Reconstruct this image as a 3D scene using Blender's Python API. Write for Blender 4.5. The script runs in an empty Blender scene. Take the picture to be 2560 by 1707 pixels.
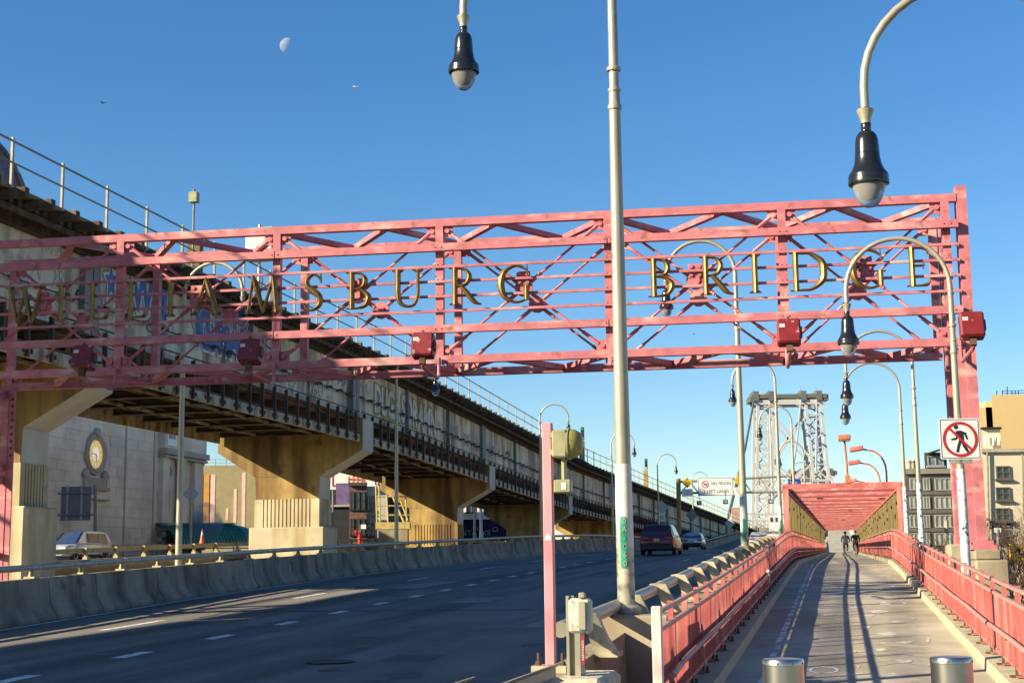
import bpy, bmesh, math, random
from mathutils import Vector, Matrix
random.seed(7)
PI = math.pi
SC = bpy.context.scene
COL = SC.collection

# ------------------------------------------------------------------ camera
FPX = 3657.0
PITCH = math.atan(566.5 / FPX)
CAM = Vector((0, 0, 1.55))
RCAM = Matrix.Rotation(PI / 2 + PITCH, 3, 'X') @ Matrix.Rotation(math.radians(-0.7), 3, 'Z')
cd = bpy.data.cameras.new('camera')
cd.sensor_width = 36.0
cd.lens = FPX / 2560 * 36
cd.clip_start = 0.1
cd.clip_end = 20000
cam = bpy.data.objects.new('camera', cd)
cam.matrix_world = Matrix.Translation(CAM) @ RCAM.to_4x4()
COL.objects.link(cam)
SC.camera = cam

# ------------------------------------------------------------------ light
SUN_EL = math.radians(23.4)
TRAVEL = math.radians(66.4)          # heading the sunlight travels to, right of straight ahead
trav = Vector((math.sin(TRAVEL) * math.cos(SUN_EL), math.cos(TRAVEL) * math.cos(SUN_EL), -math.sin(SUN_EL)))
wd = bpy.data.worlds.new('World')
SC.world = wd
wd.use_nodes = True
nt = wd.node_tree
bg = nt.nodes['Background']
sky = nt.nodes.new('ShaderNodeTexSky')
sky.sky_type = 'NISHITA'
sky.sun_disc = False
sky.sun_elevation = SUN_EL
sky.sun_rotation = TRAVEL + PI
sky.altitude = 0
sky.air_density = 1.0
sky.dust_density = 0.15
sky.ozone_density = 3.2
hsv = nt.nodes.new('ShaderNodeHueSaturation')
hsv.inputs['Saturation'].default_value = 1.26
hsv.inputs['Hue'].default_value = 0.503
hsv.inputs['Value'].default_value = 1.27
nt.links.new(sky.outputs[0], hsv.inputs['Color'])
nt.links.new(hsv.outputs[0], bg.inputs[0])
bg.inputs[1].default_value = 0.055
sl = bpy.data.lights.new('sun', 'SUN')
sl.energy = 5.0
sl.angle = math.radians(0.5)
sl.color = (1.0, 0.86, 0.62)
so = bpy.data.objects.new('sun', sl)
so.rotation_euler = trav.to_track_quat('-Z', 'Y').to_euler()
so.location = (-60, -40, 60)
COL.objects.link(so)
SC.view_settings.view_transform = 'Standard'
SC.view_settings.look = 'None'
SC.view_settings.gamma = 1
SC.view_settings.exposure = 1.24
SC.view_settings.use_curve_mapping = False
try:
    SC.cycles.max_bounces = 6
    SC.cycles.diffuse_bounces = 3
    SC.cycles.glossy_bounces = 3
    SC.cycles.transparent_max_bounces = 12
    SC.cycles.caustics_reflective = False
    SC.cycles.caustics_refractive = False
    SC.cycles.use_denoising = True
except Exception:
    pass

# ------------------------------------------------------------------ frames
HEAD = math.atan(0.22)               # heading of the bridge, right of straight ahead
CA, SA = math.cos(HEAD), math.sin(HEAD)
def U(u, v, z):                      # u = metres right of the path axis, v = metres along it
    return Vector((u * CA + v * SA, -u * SA + v * CA, z))
EU, EV, EZ = Vector((CA, -SA, 0)), Vector((SA, CA, 0)), Vector((0, 0, 1))
def lerp_tab(tab, x):
    if x <= tab[0][0]: a, b = tab[0], tab[1]
    elif x >= tab[-1][0]: a, b = tab[-2], tab[-1]
    else:
        for a, b in zip(tab, tab[1:]):
            if a[0] <= x <= b[0]: break
    return a[1] + (b[1] - a[1]) * (x - a[0]) / (b[0] - a[0])
def zpath(v): return lerp_tab([(-30, -.75), (10, -.22), (19.5, .10), (50, 1.305), (54, 1.44), (58, 1.55), (64, 1.63), (200, 3.05), (206, 3.25), (420, 12.9)], v)
def zroad(v): return lerp_tab([(-30, -1.3), (90, 2.3), (110, 2.75), (200, 3.75), (420, 12.4)], v)
def zleft(v): return zroad(v) + .3
BARL = [(-30, -16.0), (20, -16.9), (29, -17.5), (39, -18.8), (52, -19.8), (65, -20.0), (86, -18.8), (110, -17.9), (150, -17.5), (420, -17.4)]
def ubar(v):                          # smoothed table
    return sum(lerp_tab(BARL, v + d) for d in (-5, -2.5, 0, 2.5, 5)) / 5

# ------------------------------------------------------------------ mesh builder
class MB:
    def __init__(s): s.v = []; s.f = []
    def add(s, vs, fs):
        n = len(s.v); s.v += [tuple(p) for p in vs]; s.f += [tuple(i + n for i in f) for f in fs]; return s
    def boxax(s, c, ax, ay, az):
        c = Vector(c); ax = Vector(ax); ay = Vector(ay); az = Vector(az)
        vs = [c + ax * i + ay * j + az * k for k in (-1, 1) for j in (-1, 1) for i in (-1, 1)]
        return s.add(vs, [(0, 2, 3, 1), (4, 5, 7, 6), (0, 1, 5, 4), (2, 6, 7, 3), (0, 4, 6, 2), (1, 3, 7, 5)])
    def box(s, c, d, ex=(1, 0, 0), ey=(0, 1, 0), ez=(0, 0, 1)):
        return s.boxax(c, Vector(ex) * d[0] / 2, Vector(ey) * d[1] / 2, Vector(ez) * d[2] / 2)
    def ubox(s, u0, u1, v0, v1, z0, z1):
        return s.boxax(U((u0 + u1) / 2, (v0 + v1) / 2, (z0 + z1) / 2), EU * (u1 - u0) / 2, EV * (v1 - v0) / 2, EZ * (z1 - z0) / 2)
    def beam(s, p, q, w, h, up=(0, 0, 1)):     # w = sideways, h = along up
        p = Vector(p); q = Vector(q); d = (q - p); L = d.length; d.normalize()
        sd = d.cross(Vector(up))
        if sd.length < 1e-4: sd = d.cross(Vector((0, 1, 0)))
        sd.normalize(); u2 = sd.cross(d)
        return s.boxax((p + q) / 2, d * L / 2, sd * w / 2, u2 * h / 2)
    def tube(s, pts, r, n=8, cap=True):
        pts = [Vector(p) for p in pts]; m = len(pts)
        rs = r if isinstance(r, (list, tuple)) else [r] * m
        vs = []; nrm = None
        for i, p in enumerate(pts):
            t = (pts[min(i + 1, m - 1)] - pts[max(i - 1, 0)]).normalized()
            if nrm is None:
                nrm = t.orthogonal().normalized()
            else:
                nrm = (nrm - t * nrm.dot(t)); nrm = nrm.normalized() if nrm.length > 1e-5 else t.orthogonal().normalized()
            b = t.cross(nrm)
            vs += [p + (nrm * math.cos(2 * PI * k / n) + b * math.sin(2 * PI * k / n)) * rs[i] for k in range(n)]
        fs = [(i * n + k, i * n + (k + 1) % n, (i + 1) * n + (k + 1) % n, (i + 1) * n + k) for i in range(m - 1) for k in range(n)]
        if cap: fs += [tuple(range(n - 1, -1, -1)), tuple((m - 1) * n + k for k in range(n))]
        return s.add(vs, fs)
    def lathe(s, prof, n=16, o=(0, 0, 0), ax=(0, 0, 1), ex=None):
        o = Vector(o); ax = Vector(ax).normalized(); e1 = ax.orthogonal().normalized(); e2 = ax.cross(e1)
        vs = [o + ax * z + (e1 * math.cos(2 * PI * k / n) + e2 * math.sin(2 * PI * k / n)) * r for r, z in prof for k in range(n)]
        m = len(prof)
        fs = [(i * n + k, i * n + (k + 1) % n, (i + 1) * n + (k + 1) % n, (i + 1) * n + k) for i in range(m - 1) for k in range(n)]
        if prof[0][0] > 1e-6: fs.append(tuple(range(n - 1, -1, -1)))
        if prof[-1][0] > 1e-6: fs.append(tuple((m - 1) * n + k for k in range(n)))
        return s.add(vs, fs)
    def prism(s, poly, o, ex, ey, ez):         # poly in (ex,ey), extruded from o along ez
        o = Vector(o); ex = Vector(ex); ey = Vector(ey); ez = Vector(ez); n = len(poly)
        vs = [o + ex * a + ey * b for a, b in poly] + [o + ex * a + ey * b + ez for a, b in poly]
        fs = [tuple(range(n - 1, -1, -1)), tuple(range(n, 2 * n))] + [(i, (i + 1) % n, (i + 1) % n + n, i + n) for i in range(n)]
        return s.add(vs, fs)
    def strip(s, rows):                        # loft of equal-length rows
        n = len(rows[0]); vs = [p for r in rows for p in r]
        fs = [(i * n + k, i * n + k + 1, (i + 1) * n + k + 1, (i + 1) * n + k) for i in range(len(rows) - 1) for k in range(n - 1)]
        return s.add(vs, fs)
    def mesh(s, name, mat=None, smooth=False, bev=0):
        me = bpy.data.meshes.new(name)
        bm = bmesh.new()
        bv = [bm.verts.new(p) for p in s.v]
        for f in s.f:
            try: bm.faces.new([bv[i] for i in f])
            except ValueError: pass
        if smooth: bmesh.ops.remove_doubles(bm, verts=bm.verts, dist=1e-5)
        bmesh.ops.recalc_face_normals(bm, faces=bm.faces)
        if bev:
            bmesh.ops.bevel(bm, geom=[e for e in bm.edges if e.is_manifold and e.calc_face_angle(0) > .6], offset=bev, segments=1, affect='EDGES', profile=.5, clamp_overlap=True)
        bm.to_mesh(me); bm.free()
        if smooth:
            me.shade_smooth(); me.set_sharp_from_angle(angle=math.radians(38))
        if mat: me.materials.append(mat)
        return me
    def build(s, name, mat, parent=None, smooth=False, bev=0):
        return link(name, s.mesh(name, mat, smooth, bev), parent)

LOCAL = {}
def link(name, me, parent=None, mw=None):
    o = bpy.data.objects.new(name, me)
    COL.objects.link(o)
    if mw is not None: o.matrix_local = mw
    if parent is not None:
        o.parent = parent
        if not LOCAL.get(root_of(parent).name, False):
            L = root_of(parent).location if parent.type == 'EMPTY' else None
            if L is not None: o.matrix_parent_inverse = Matrix.Translation(-L)
    return o
def root_of(o):
    while o.parent: o = o.parent
    return o
def tag(o, label, cat, group=None):
    o['label'] = label; o['category'] = cat
    if group: o['group'] = group
    return o
def struct(o): o['kind'] = 'structure'; return o
def stuff(o): o['kind'] = 'stuff'; return o
def thing(name, label, cat, loc, group=None, rotz=None):
    e = bpy.data.objects.new(name, None); COL.objects.link(e)
    e.empty_display_size = .2
    e.location = Vector(loc)
    if rotz is not None:
        e.rotation_euler = (0, 0, rotz); LOCAL[e.name] = True
    return tag(e, label, cat, group)
def copy_tree(o, parent=None):
    c = o.copy(); COL.objects.link(c); c.parent = parent
    if parent is None: LOCAL[c.name] = True
    for ch in o.children: copy_tree(ch, c)
    return c

# ------------------------------------------------------------------ materials
MATS = {}
HEAD0 = math.atan(0.22)
def mat(name, col, rough=.7, metal=0., var=.2, scale=1.5, col2=None, thr=.56, soft=.12, s2=.8, streak=None, bump=0., bscale=30., spec=.4, trans=0., rot=0., glow=0., dirt=None, dthr=.6, ds=2.5):
    if name in MATS: return MATS[name]
    m = bpy.data.materials.new(name); m.use_nodes = True
    t = m.node_tree; N = t.nodes; L = t.links
    b = N['Principled BSDF']
    b.inputs['Roughness'].default_value = rough; b.inputs['Metallic'].default_value = metal
    b.inputs['Specular IOR Level'].default_value = spec
    geo = N.new('ShaderNodeNewGeometry')
    def noise(sc, detail=4, vec=None):
        n = N.new('ShaderNodeTexNoise'); n.inputs['Scale'].default_value = sc; n.inputs['Detail'].default_value = detail
        L.new(vec or geo.outputs['Position'], n.inputs['Vector']); return n
    n1 = noise(scale)
    r = N.new('ShaderNodeMapRange'); r.inputs[1].default_value = .3; r.inputs[2].default_value = .7
    r.inputs[3].default_value = 1 - var; r.inputs[4].default_value = 1 + var
    L.new(n1.outputs['Fac'], r.inputs[0])
    mx = N.new('ShaderNodeMix'); mx.data_type = 'RGBA'; mx.blend_type = 'MULTIPLY'; mx.inputs[0].default_value = 1
    mx.inputs[6].default_value = (*col, 1)
    cc = N.new('ShaderNodeCombineColor')
    for i in range(3): L.new(r.outputs[0], cc.inputs[i])
    L.new(cc.outputs[0], mx.inputs[7])
    out = mx.outputs[2]
    if col2:
        vec = None
        if streak:
            mr_ = N.new('ShaderNodeMapping'); mr_.inputs['Rotation'].default_value = (0, 0, rot); L.new(geo.outputs['Position'], mr_.inputs['Vector'])
            mp = N.new('ShaderNodeMapping'); mp.inputs['Scale'].default_value = streak
            L.new(mr_.outputs[0], mp.inputs['Vector']); vec = mp.outputs[0]
        n2 = noise(s2, 6, vec)
        r2 = N.new('ShaderNodeMapRange'); r2.inputs[1].default_value = thr - soft; r2.inputs[2].default_value = thr + soft
        L.new(n2.outputs['Fac'], r2.inputs[0])
        m2 = N.new('ShaderNodeMix'); m2.data_type = 'RGBA'; m2.inputs[7].default_value = (*col2, 1)
        L.new(r2.outputs[0], m2.inputs[0]); L.new(out, m2.inputs[6]); out = m2.outputs[2]
    if dirt:
        n3 = noise(ds, 8); r3 = N.new('ShaderNodeMapRange'); r3.inputs[1].default_value = dthr; r3.inputs[2].default_value = dthr + .12; r3.inputs[4].default_value = .8
        L.new(n3.outputs['Fac'], r3.inputs[0]); m3 = N.new('ShaderNodeMix'); m3.data_type = 'RGBA'; m3.inputs[7].default_value = (*dirt, 1)
        L.new(r3.outputs[0], m3.inputs[0]); L.new(out, m3.inputs[6]); out = m3.outputs[2]
    L.new(out, b.inputs['Base Color'])
    if bump:
        nb = noise(bscale, 5); bp = N.new('ShaderNodeBump'); bp.inputs['Strength'].default_value = bump; bp.inputs['Distance'].default_value = .02
        L.new(nb.outputs['Fac'], bp.inputs['Height']); L.new(bp.outputs[0], b.inputs['Normal'])
    if trans:
        b.inputs['Transmission Weight'].default_value = trans
        b.inputs['IOR'].default_value = 1.2
    if glow: b.inputs['Emission Color'].default_value = (*col, 1); b.inputs['Emission Strength'].default_value = glow
    MATS[name] = m
    return m
PINK = mat('pink_gantry_paint', (.44, .14, .155), .62, var=.2, scale=2.6, col2=(.56, .31, .28), thr=.60, soft=.07, s2=1.3, streak=(1, 1, 2.2), dirt=(.22, .075, .06), dthr=.585, ds=4.)
REDP = mat('red_fence_paint', (.44, .105, .095), .62, var=.2, scale=3, col2=(.56, .27, .22), thr=.60, soft=.1, s2=2.2, streak=(1, 1, .3), dirt=(.20, .055, .04), dthr=.62, ds=6.)
RUSTP = mat('rusty_rail_paint', (.42, .20, .17), .6, var=.25, scale=6, col2=(.30, .22, .19), thr=.52, soft=.1, s2=9)
REDB = mat('red_box_paint', (.17, .014, .016), .45, var=.2, scale=5, col2=(.55, .32, .30), thr=.68, soft=.05, s2=7)
PALEP = mat('faded_post_paint', (.72, .55, .48), .6, var=.15, scale=6, col2=(.5, .25, .2), thr=.66, soft=.06, s2=9)
PINKPOST = mat('pale_pink_paint', (.62, .25, .27), .5, var=.06, scale=3)
GOLD = mat('gold_leaf', (.27, .175, .06), .42, metal=.8, var=.18, scale=9)
GALV = mat('galvanised_pole', (.36, .325, .235), .42, metal=.35, dirt=(.20, .175, .12), dthr=.64, ds=4., var=.12, scale=2.0, col2=(.38, .35, .27), thr=.6, soft=.1, s2=5)
GALVD = mat('dull_rail_steel', (.36, .33, .26), .5, metal=.2, var=.2, scale=4, col2=(.25, .22, .17), thr=.6, s2=6)
WRAP = mat('pale_pole_wrap', (.62, .60, .53), .55, var=.08, scale=6)
GRIME = mat('grimy_pole_foot', (.46, .42, .31), .55, var=.25, scale=7, col2=(.16, .15, .12), thr=.58, soft=.08, s2=9)
STICK = mat('stickered_pole', (.66, .65, .62), .5, var=.3, scale=14, col2=(.06, .08, .16), thr=.6, soft=.03, s2=10)
BLACKL = mat('black_lamp_enamel', (.012, .012, .013), .22, var=.1, scale=3, spec=.6)
GLOBE = mat('clear_globe', (.90, .89, .84), .18, var=.03, scale=5, trans=.8)
STAINLESS = mat('brushed_steel', (.42, .40, .36), .28, metal=1., var=.12, scale=5)
CONC = mat('weathered_concrete', (.34, .29, .20), .88, dirt=(.13, .10, .07), dthr=.60, ds=3., var=.2, scale=1.2, col2=(.20, .165, .11), thr=.54, soft=.14, s2=.9, streak=(1, 1, .25), bump=.25, bscale=25)
CONCB = mat('barrier_concrete', (.31, .25, .185), .9, spec=.2, dirt=(.07, .055, .045), dthr=.585, ds=1.8, var=.22, scale=1.3, col2=(.125, .10, .075), thr=.54, soft=.14, s2=1.1, streak=(1, 1, .3), bump=.3, bscale=30)
CONCROUGH = mat('broken_concrete', (.46, .42, .31), .9, var=.2, scale=6, bump=1., bscale=14)
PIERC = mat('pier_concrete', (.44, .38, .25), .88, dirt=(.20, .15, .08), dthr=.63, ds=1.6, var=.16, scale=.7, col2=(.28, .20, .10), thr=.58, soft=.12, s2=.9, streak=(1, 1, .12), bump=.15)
PIERR = mat('rust_and_shade_pier', (.36, .245, .085), .88, dirt=(.10, .065, .03), dthr=.60, ds=1.3, var=.3, scale=.8, col2=(.105, .06, .022), thr=.52, soft=.14, s2=1.1, streak=(1, 1, .1), bump=.15)  # rust stains, with the shade of the cap fronts darkened in
PATHC = mat('path_asphalt', (.42, .38, .295), .95, spec=.1, var=.2, scale=.7, dirt=(.50, .46, .37), dthr=.60, ds=1.4, rot=HEAD0, streak=(1., .25, 1), col2=(.30, .265, .20), thr=.55, soft=.12, s2=.9, bump=.2, bscale=60)
CURBC = mat('kerb_concrete', (.42, .375, .26), .88, var=.2, scale=2.5, col2=(.24, .20, .12), thr=.64, soft=.1, s2=2.5, bump=.3)
ASPH = mat('road_asphalt', (.20, .178, .155), .9, spec=.2, var=.18, scale=.3, rot=HEAD0, col2=(.105, .094, .084), thr=.55, soft=.09, s2=1., streak=(.8, .018, 1), dirt=(.25, .225, .195), dthr=.61, ds=1.1, bump=.25, bscale=70)
WLINE = mat('worn_white_paint', (.70, .69, .65), .7, var=.2, scale=6, col2=(.3, .28, .24), thr=.58, soft=.06, s2=9)
WFAINT = mat('faint_white_paint', (.62, .60, .53), .8, var=.2, scale=6, col2=(.38, .345, .27), thr=.5, soft=.06, s2=9)
YFAINT = mat('faint_yellow_paint', (.55, .40, .05), .8, var=.2, scale=9)
STEELD = mat('sooty_steel', (.045, .036, .026), .75, var=.35, scale=1.2, col2=(.09, .05, .022), thr=.6, s2=1.5)
STEELP = mat('grey_girder_steel', (.60, .525, .39), .75, var=.22, scale=.8, col2=(.16, .095, .05), thr=.56, soft=.12, s2=1.1, streak=(1, 1, .14), dirt=(.30, .26, .20), dthr=.57, ds=1.5)
STEELB = mat('blue_grey_steel', (.19, .20, .205), .65, var=.2, scale=1)
FASC = mat('stained_fascia_steel', (.34, .30, .22), .7, var=.25, scale=1.6, col2=(.15, .085, .035), thr=.56, soft=.1, s2=2, streak=(1, 1, .35))
RUST = mat('brown_rust_steel', (.10, .058, .028), .8, var=.3, scale=2)
WOOD = mat('creosoted_timber', (.058, .043, .027), .85, var=.4, scale=2.5, col2=(.15, .11, .055), thr=.6, s2=3)
PLANK = mat('weathered_plank', (.20, .15, .075), .85, var=.3, scale=3)
RAILG = mat('weathered_handrail', (.20, .18, .14), .6, var=.25, scale=3)
WHITEP = mat('white_sign_face', (.72, .71, .68), .45, var=.04, scale=4)
BLACKP = mat('black_print', (.02, .02, .022), .5, var=.1)
REDPR = mat('red_print', (.45, .02, .02), .5, var=.1)
GREENS = mat('green_sticker', (.02, .30, .16), .5, var=.15, scale=20)
YELS = mat('yellow_sign_face', (.72, .42, .01), .5, var=.05)
SIGNB = mat('bare_sign_back', (.30, .31, .33), .5, metal=.4, var=.15, scale=4)
OLIVE = mat('olive_housing', (.27, .26, .14), .4, var=.2, scale=6)
LENS = mat('yellowed_lens', (.36, .31, .10), .25, var=.25, scale=6, trans=.2)
TOWERP = mat('pale_tower_paint', (.44, .44, .43), .6, var=.1, scale=.05)
TOWERD = mat('dark_tower_cap', (.10, .11, .10), .7, var=.2, scale=.1)
MESHY = mat('olive_mesh', (.20, .155, .055), .7, var=.3, scale=1.5)
GLASS = mat('dark_window_glass', (.03, .04, .05), .06, var=.1, spec=.8)
GLASSL = mat('pale_window_glass', (.13, .16, .16), .08, var=.35, scale=.6, spec=.7)
RUBBER = mat('tyre_rubber', (.012, .012, .012), .8, var=.2)
RIM = mat('wheel_alloy', (.35, .35, .36), .35, metal=.8, var=.1)
# ================================================================== SETTING
def sheet(name, vs, edges, zf, m, thick=0, drop=0):
    """strip along v; edges(v) -> list of u; zf(v)"""
    mb = MB(); rows = []
    for v in vs:
        rows.append([U(u, v, zf(v)) for u in edges(v)])
    mb.strip(rows)
    if thick:
        for k in (0, -1):
            mb.strip([[r[k], r[k] - Vector((0, 0, thick))] for r in rows])
    return mb.build(name, m)
GND = mat('city_ground', (.16, .14, .11), .95, var=.3, scale=.05)
g = MB(); g.add([(-6000, -3000, -7), (6000, -3000, -7), (6000, 9000, -7), (-6000, 9000, -7)], [(0, 1, 2, 3)])
struct(g.build('ground', GND))
VS = [-30 + 3 * i for i in range(28)] + [55 + 5 * i for i in range(74)]
road = struct(sheet('road', VS, lambda v: [ubar(v) - .1, -2.7], zroad, ASPH, thick=1.2))
path = struct(sheet('path', VS, lambda v: [-1.95, 2.2], zpath, PATHC, thick=1.0))
struct(sheet('side_road', VS, lambda v: [-50.2, -35.5], zleft, ASPH, thick=1.2))
struct(sheet('median_ground', VS, lambda v: [-35.4, ubar(v) - .2], lambda v: zroad(v) - .35, CONC))
# kerbs of the path
for nm, u0, u1 in (('kerb', -1.5, -1.85), ('kerb', 1.8, 2.15)):
    mb = MB()
    vs = [8 + 3 * i for i in range(65)]
    for a, b in zip(vs, vs[1:]):
        z0, z1 = zpath(a), zpath(b)
        A = [U(u0, a, z0 - .05), U(u0 + (.02 if u0 < 0 else -.02) * -1, a, z0 + .155), U(u1, a, z0 + .165), U(u1, a, z0 - .05)]
        B = [U(u0, b - .008, z1 - .05), U(u0 + (.02 if u0 < 0 else -.02) * -1, b - .008, z1 + .155), U(u1, b - .008, z1 + .165), U(u1, b - .008, z1 - .05)]
        mb.add(A + B, [(0, 1, 5, 4), (1, 2, 6, 5), (2, 3, 7, 6), (3, 2, 1, 0), (4, 5, 6, 7)])
    struct(mb.build(nm, CURBC, path))
# lane markings (dotted lane line, dashed lane line, left edge line)
def marking(name, pts, w, parent, m, zf, lift=.006):
    mb = MB()
    rows = [[U(u - w / 2, v, zf(v) + lift), U(u + w / 2, v, zf(v) + lift)] for u, v in pts]
    mb.strip(rows); return mb.build(name, m, parent)
LANE1 = [(10, -10.75), (18, -10.95), (28, -11.27), (40, -11.7), (56, -12.2), (80, -12.3), (110, -11.6), (200, -11.2)]
LANE2 = [(10, -14.0), (29, -14.55), (42, -15.2), (54, -15.4), (66, -15.7), (86, -15.6), (110, -14.9), (200, -14.5)]
v = 10.95
while v < 75:
    marking('lane_marking', [(lerp_tab(LANE1, v + d), v + d) for d in (-.55, 0, .55)], .24, road, WLINE, zroad); v += 3.66
v = 16.6
while v < 130:
    marking('lane_marking', [(lerp_tab(LANE2, v + d), v + d) for d in (-1.5, -.5, .5, 1.5)], .16, road, WLINE, zroad); v += 12.2
for k in range(9):
    v = 80 + 12.2 * k
    marking('lane_marking', [(lerp_tab(LANE1, v + d), v + d) for d in (-1.5, 0, 1.5)], .13, road, WLINE, zroad)
    marking('lane_marking', [(-7.6, v - 5 + d) for d in (-1.5, 0, 1.5)], .13, road, WLINE, zroad)
marking('edge_line', [(ubar(v) + .62, v) for v in range(12, 121, 2)], .12, road, WLINE, zroad)
mb = MB(); mb.lathe([(.36, 0), (.36, .012), (.30, .013), (.30, .004), (0, .004)], 24, U(-7.35, 20.8, zroad(20.8) + .004))
mb.build('manhole_cover', mat('cast_iron', (.03, .03, .03), .6), road, smooth=True)
for i in range(14):                   # tar seams on the road
    v0 = 24 + i * 5.3 + random.random() * 3; u0 = -15 + random.random() * 10
    pts = [(u0 + .12 * math.sin(j * 1.7 + i), v0 + j * .9) for j in range(6)]
    marking('tar_seam', pts, .05, road, mat('tar', (.018, .018, .02), .6), zroad, .004)
def patch(u, v, du, dv, m, nm='asphalt_patch'):
    mb = MB(); mb.strip([[U(u + du * a, v + dv * b, zroad(v + dv * b) + .0025) for a in (-1, 1)] for b in (-1, -.3, .4, 1)]); return mb.build(nm, m, road)
PD = mat('dark_asphalt_patch', (.10, .09, .08), .9, var=.25, scale=2); PL = mat('pale_asphalt_patch', (.23, .205, .175), .9, var=.25, scale=2)
for q in ((-8.4, 24.5, .5, 1.1, PD), (-13.2, 31, .6, 1.6, PD), (-5.6, 30, .45, 2.2, PL), (-9.4, 38, .5, 1.3, PL), (-6.3, 21.5, .4, .6, PD), (-5.0, 45, .6, 3, PD), (-13.6, 48, .5, 2.5, PL), (-8.8, 58, .6, 2, PD)): patch(*q)
for k in range(26):                  # oil spots and scuffs
    v = 17 + random.random() * 45; u = -14 + random.random() * 10; r = .05 + .12 * random.random()
    pts = [U(u + r * (1 + .4 * random.random()) * math.cos(a), v + 2.4 * r * (1 + .4 * random.random()) * math.sin(a), 0) for a in [2 * PI * i / 9 for i in range(9)]]
    MB().add([Vector((p.x, p.y, zroad(p.dot(EV)) + .0035)) for p in pts], [tuple(range(9))]).build('oil_stain', PD, road)
mb = MB(); mb.strip([[U(ubar(33) + .7, 33.2, zroad(33.2) + .005), U(ubar(33) + .7, 33.45, zroad(33.45) + .005)], [U(-2.9, 33.6, zroad(33.6) + .005), U(-2.9, 33.85, zroad(33.85) + .005)]])
mb.build('expansion_joint', mat('tar', (.018, .018, .02)), road)
# path markings: dashed edge lines, worn signs on the surface
v = 12.
while v < 62:
    L = .55 + .5 * random.random()
    marking('edge_dash', [(-1.03 + .02 * math.sin(3 * v), v), (-1.03, v + L)], .08 + .03 * random.random(), path, random.choice((WLINE, WLINE, WFAINT)), zpath, .005)
    if random.random() < .8:
        marking('edge_dash', [(1.33 + .05 * math.sin(v), v + .2 * random.random()), (1.33 + .05 * math.sin(v * 1.3), v + L * (.25 + .5 * random.random()))], .05 + .05 * random.random(), path, random.choice((WLINE, WFAINT, WFAINT)), zpath, .005)
    v += 1.15
def blotch(u, v, du, dv, m, n=5):
    mb = MB()
    pts = []
    for k in range(12):
        r = .7 + .5 * random.random(); t = 2 * PI * k / 12
        pts.append(U(u + du * r * math.cos(t), v + dv * r * math.sin(t), 0))
    pts = [Vector((p.x, p.y, zpath(p.dot(EV)) + .005 + .0002 * random.random())) for p in pts]
    mb.add(pts, [tuple(range(12))]); return mb.build('paint_patch', m, path)
for k in range(9):                    # worn zigzag of an old bike symbol
    v = 21 + k * .62
    marking('worn_symbol', [(.30 + .05 * random.random(), v), (.75, v + .3 + .3 * random.random()), (1.2, v + .1 * random.random())], .035, path, WFAINT, zpath)
for k in range(10):
    v = 15.5 + k * .42
    marking('worn_symbol', [(.45 + .2 * random.random(), v), (.8, v + .18 * (k % 3)), (1.05 + .25 * random.random(), v + .2)], .03, path, WFAINT, zpath)
for q in ((.62, 19.9, .12, .35), (.82, 21.8, .1, .3), (.75, 26.2, .17, .4), (.5, 30.5, .12, .35), (.72, 31.5, .2, .5), (.95, 34, .15, .5), (1.25, 20.4, .12, .4), (.3, 33, .2, .3), (.55, 23.4, .1, .22), (.95, 24.6, .14, .3), (.4, 27.7, .1, .3), (1.0, 28.8, .12, .35), (.7, 36.5, .22, .5), (-.1, 38.2, .15, .35), (.85, 18.6, .1, .2), (.35, 17.2, .08, .2)):
    blotch(*q, WFAINT)
mb = MB()
for k in range(20):
    t0, t1 = 2 * PI * k / 20, 2 * PI * (k + 1) / 20
    rows = []
    for t in (t0, t1):
        rows.append([U(-.28 + r * .2 * math.cos(t), 20.6 + r * .42 * math.sin(t), zpath(20.6 + r * .42 * math.sin(t)) + .006) for r in (.78, 1.)])
    mb.strip(rows)
mb.build('painted_ring', WLINE, path)
for k in range(10):
    blotch(.16 + .02 * math.sin(k), 15.5 + k * 2.4 + random.random(), .018, .14, YFAINT)
marking('white_bar', [(-.8, 43.6), (-.35, 43.7)], .25, path, WLINE, zpath)
marking('path_seam', [(-1.45, 43.9), (1.75, 43.9)], .02, path, mat('tar', (.018, .018, .02)), zpath)
for vv in (41.2, 33.8, 50.3):
    mb = MB(); mb.strip([[U(-1.46, vv, zpath(vv) + .004), U(-1.46, vv + .07, zpath(vv + .07) + .004)], [U(1.76, vv + .05, zpath(vv + .05) + .004), U(1.76, vv + .12, zpath(vv + .12) + .004)]])
    mb.build('path_seam', mat('tar', (.018, .018, .02)), path)

# ================================================================== VIADUCT
def vs_(v): return (.057 * (v - 145) if v > 145 else 0) + (-.10 * (22 - v) if v < 22 else 0)   # sideways drift
def vz_(v): return -.0235 * max(0, v - 80)
def VU(u, v, z): return U(u + vs_(v), v, z + vz_(v))
viad = thing('railway_viaduct', 'long rusty elevated railway viaduct with timber walkway and graffitied grey girders', 'viaduct', VU(-29, 100, 9))
VA, VB = -24, 330
PIERV = [46.4, 75.6, 105.3, 138, 168, 198, 228, 258, 290, 322]
def run(mb, u, z, w, h, v0, v1, step=6.):
    n = max(1, int(round((v1 - v0) / step))); 
    for i in range(n):
        a, b = v0 + (v1 - v0) * i / n, v0 + (v1 - v0) * (i + 1) / n
        mb.beam(VU(u, a, z), VU(u, b, z), w, h)
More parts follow.
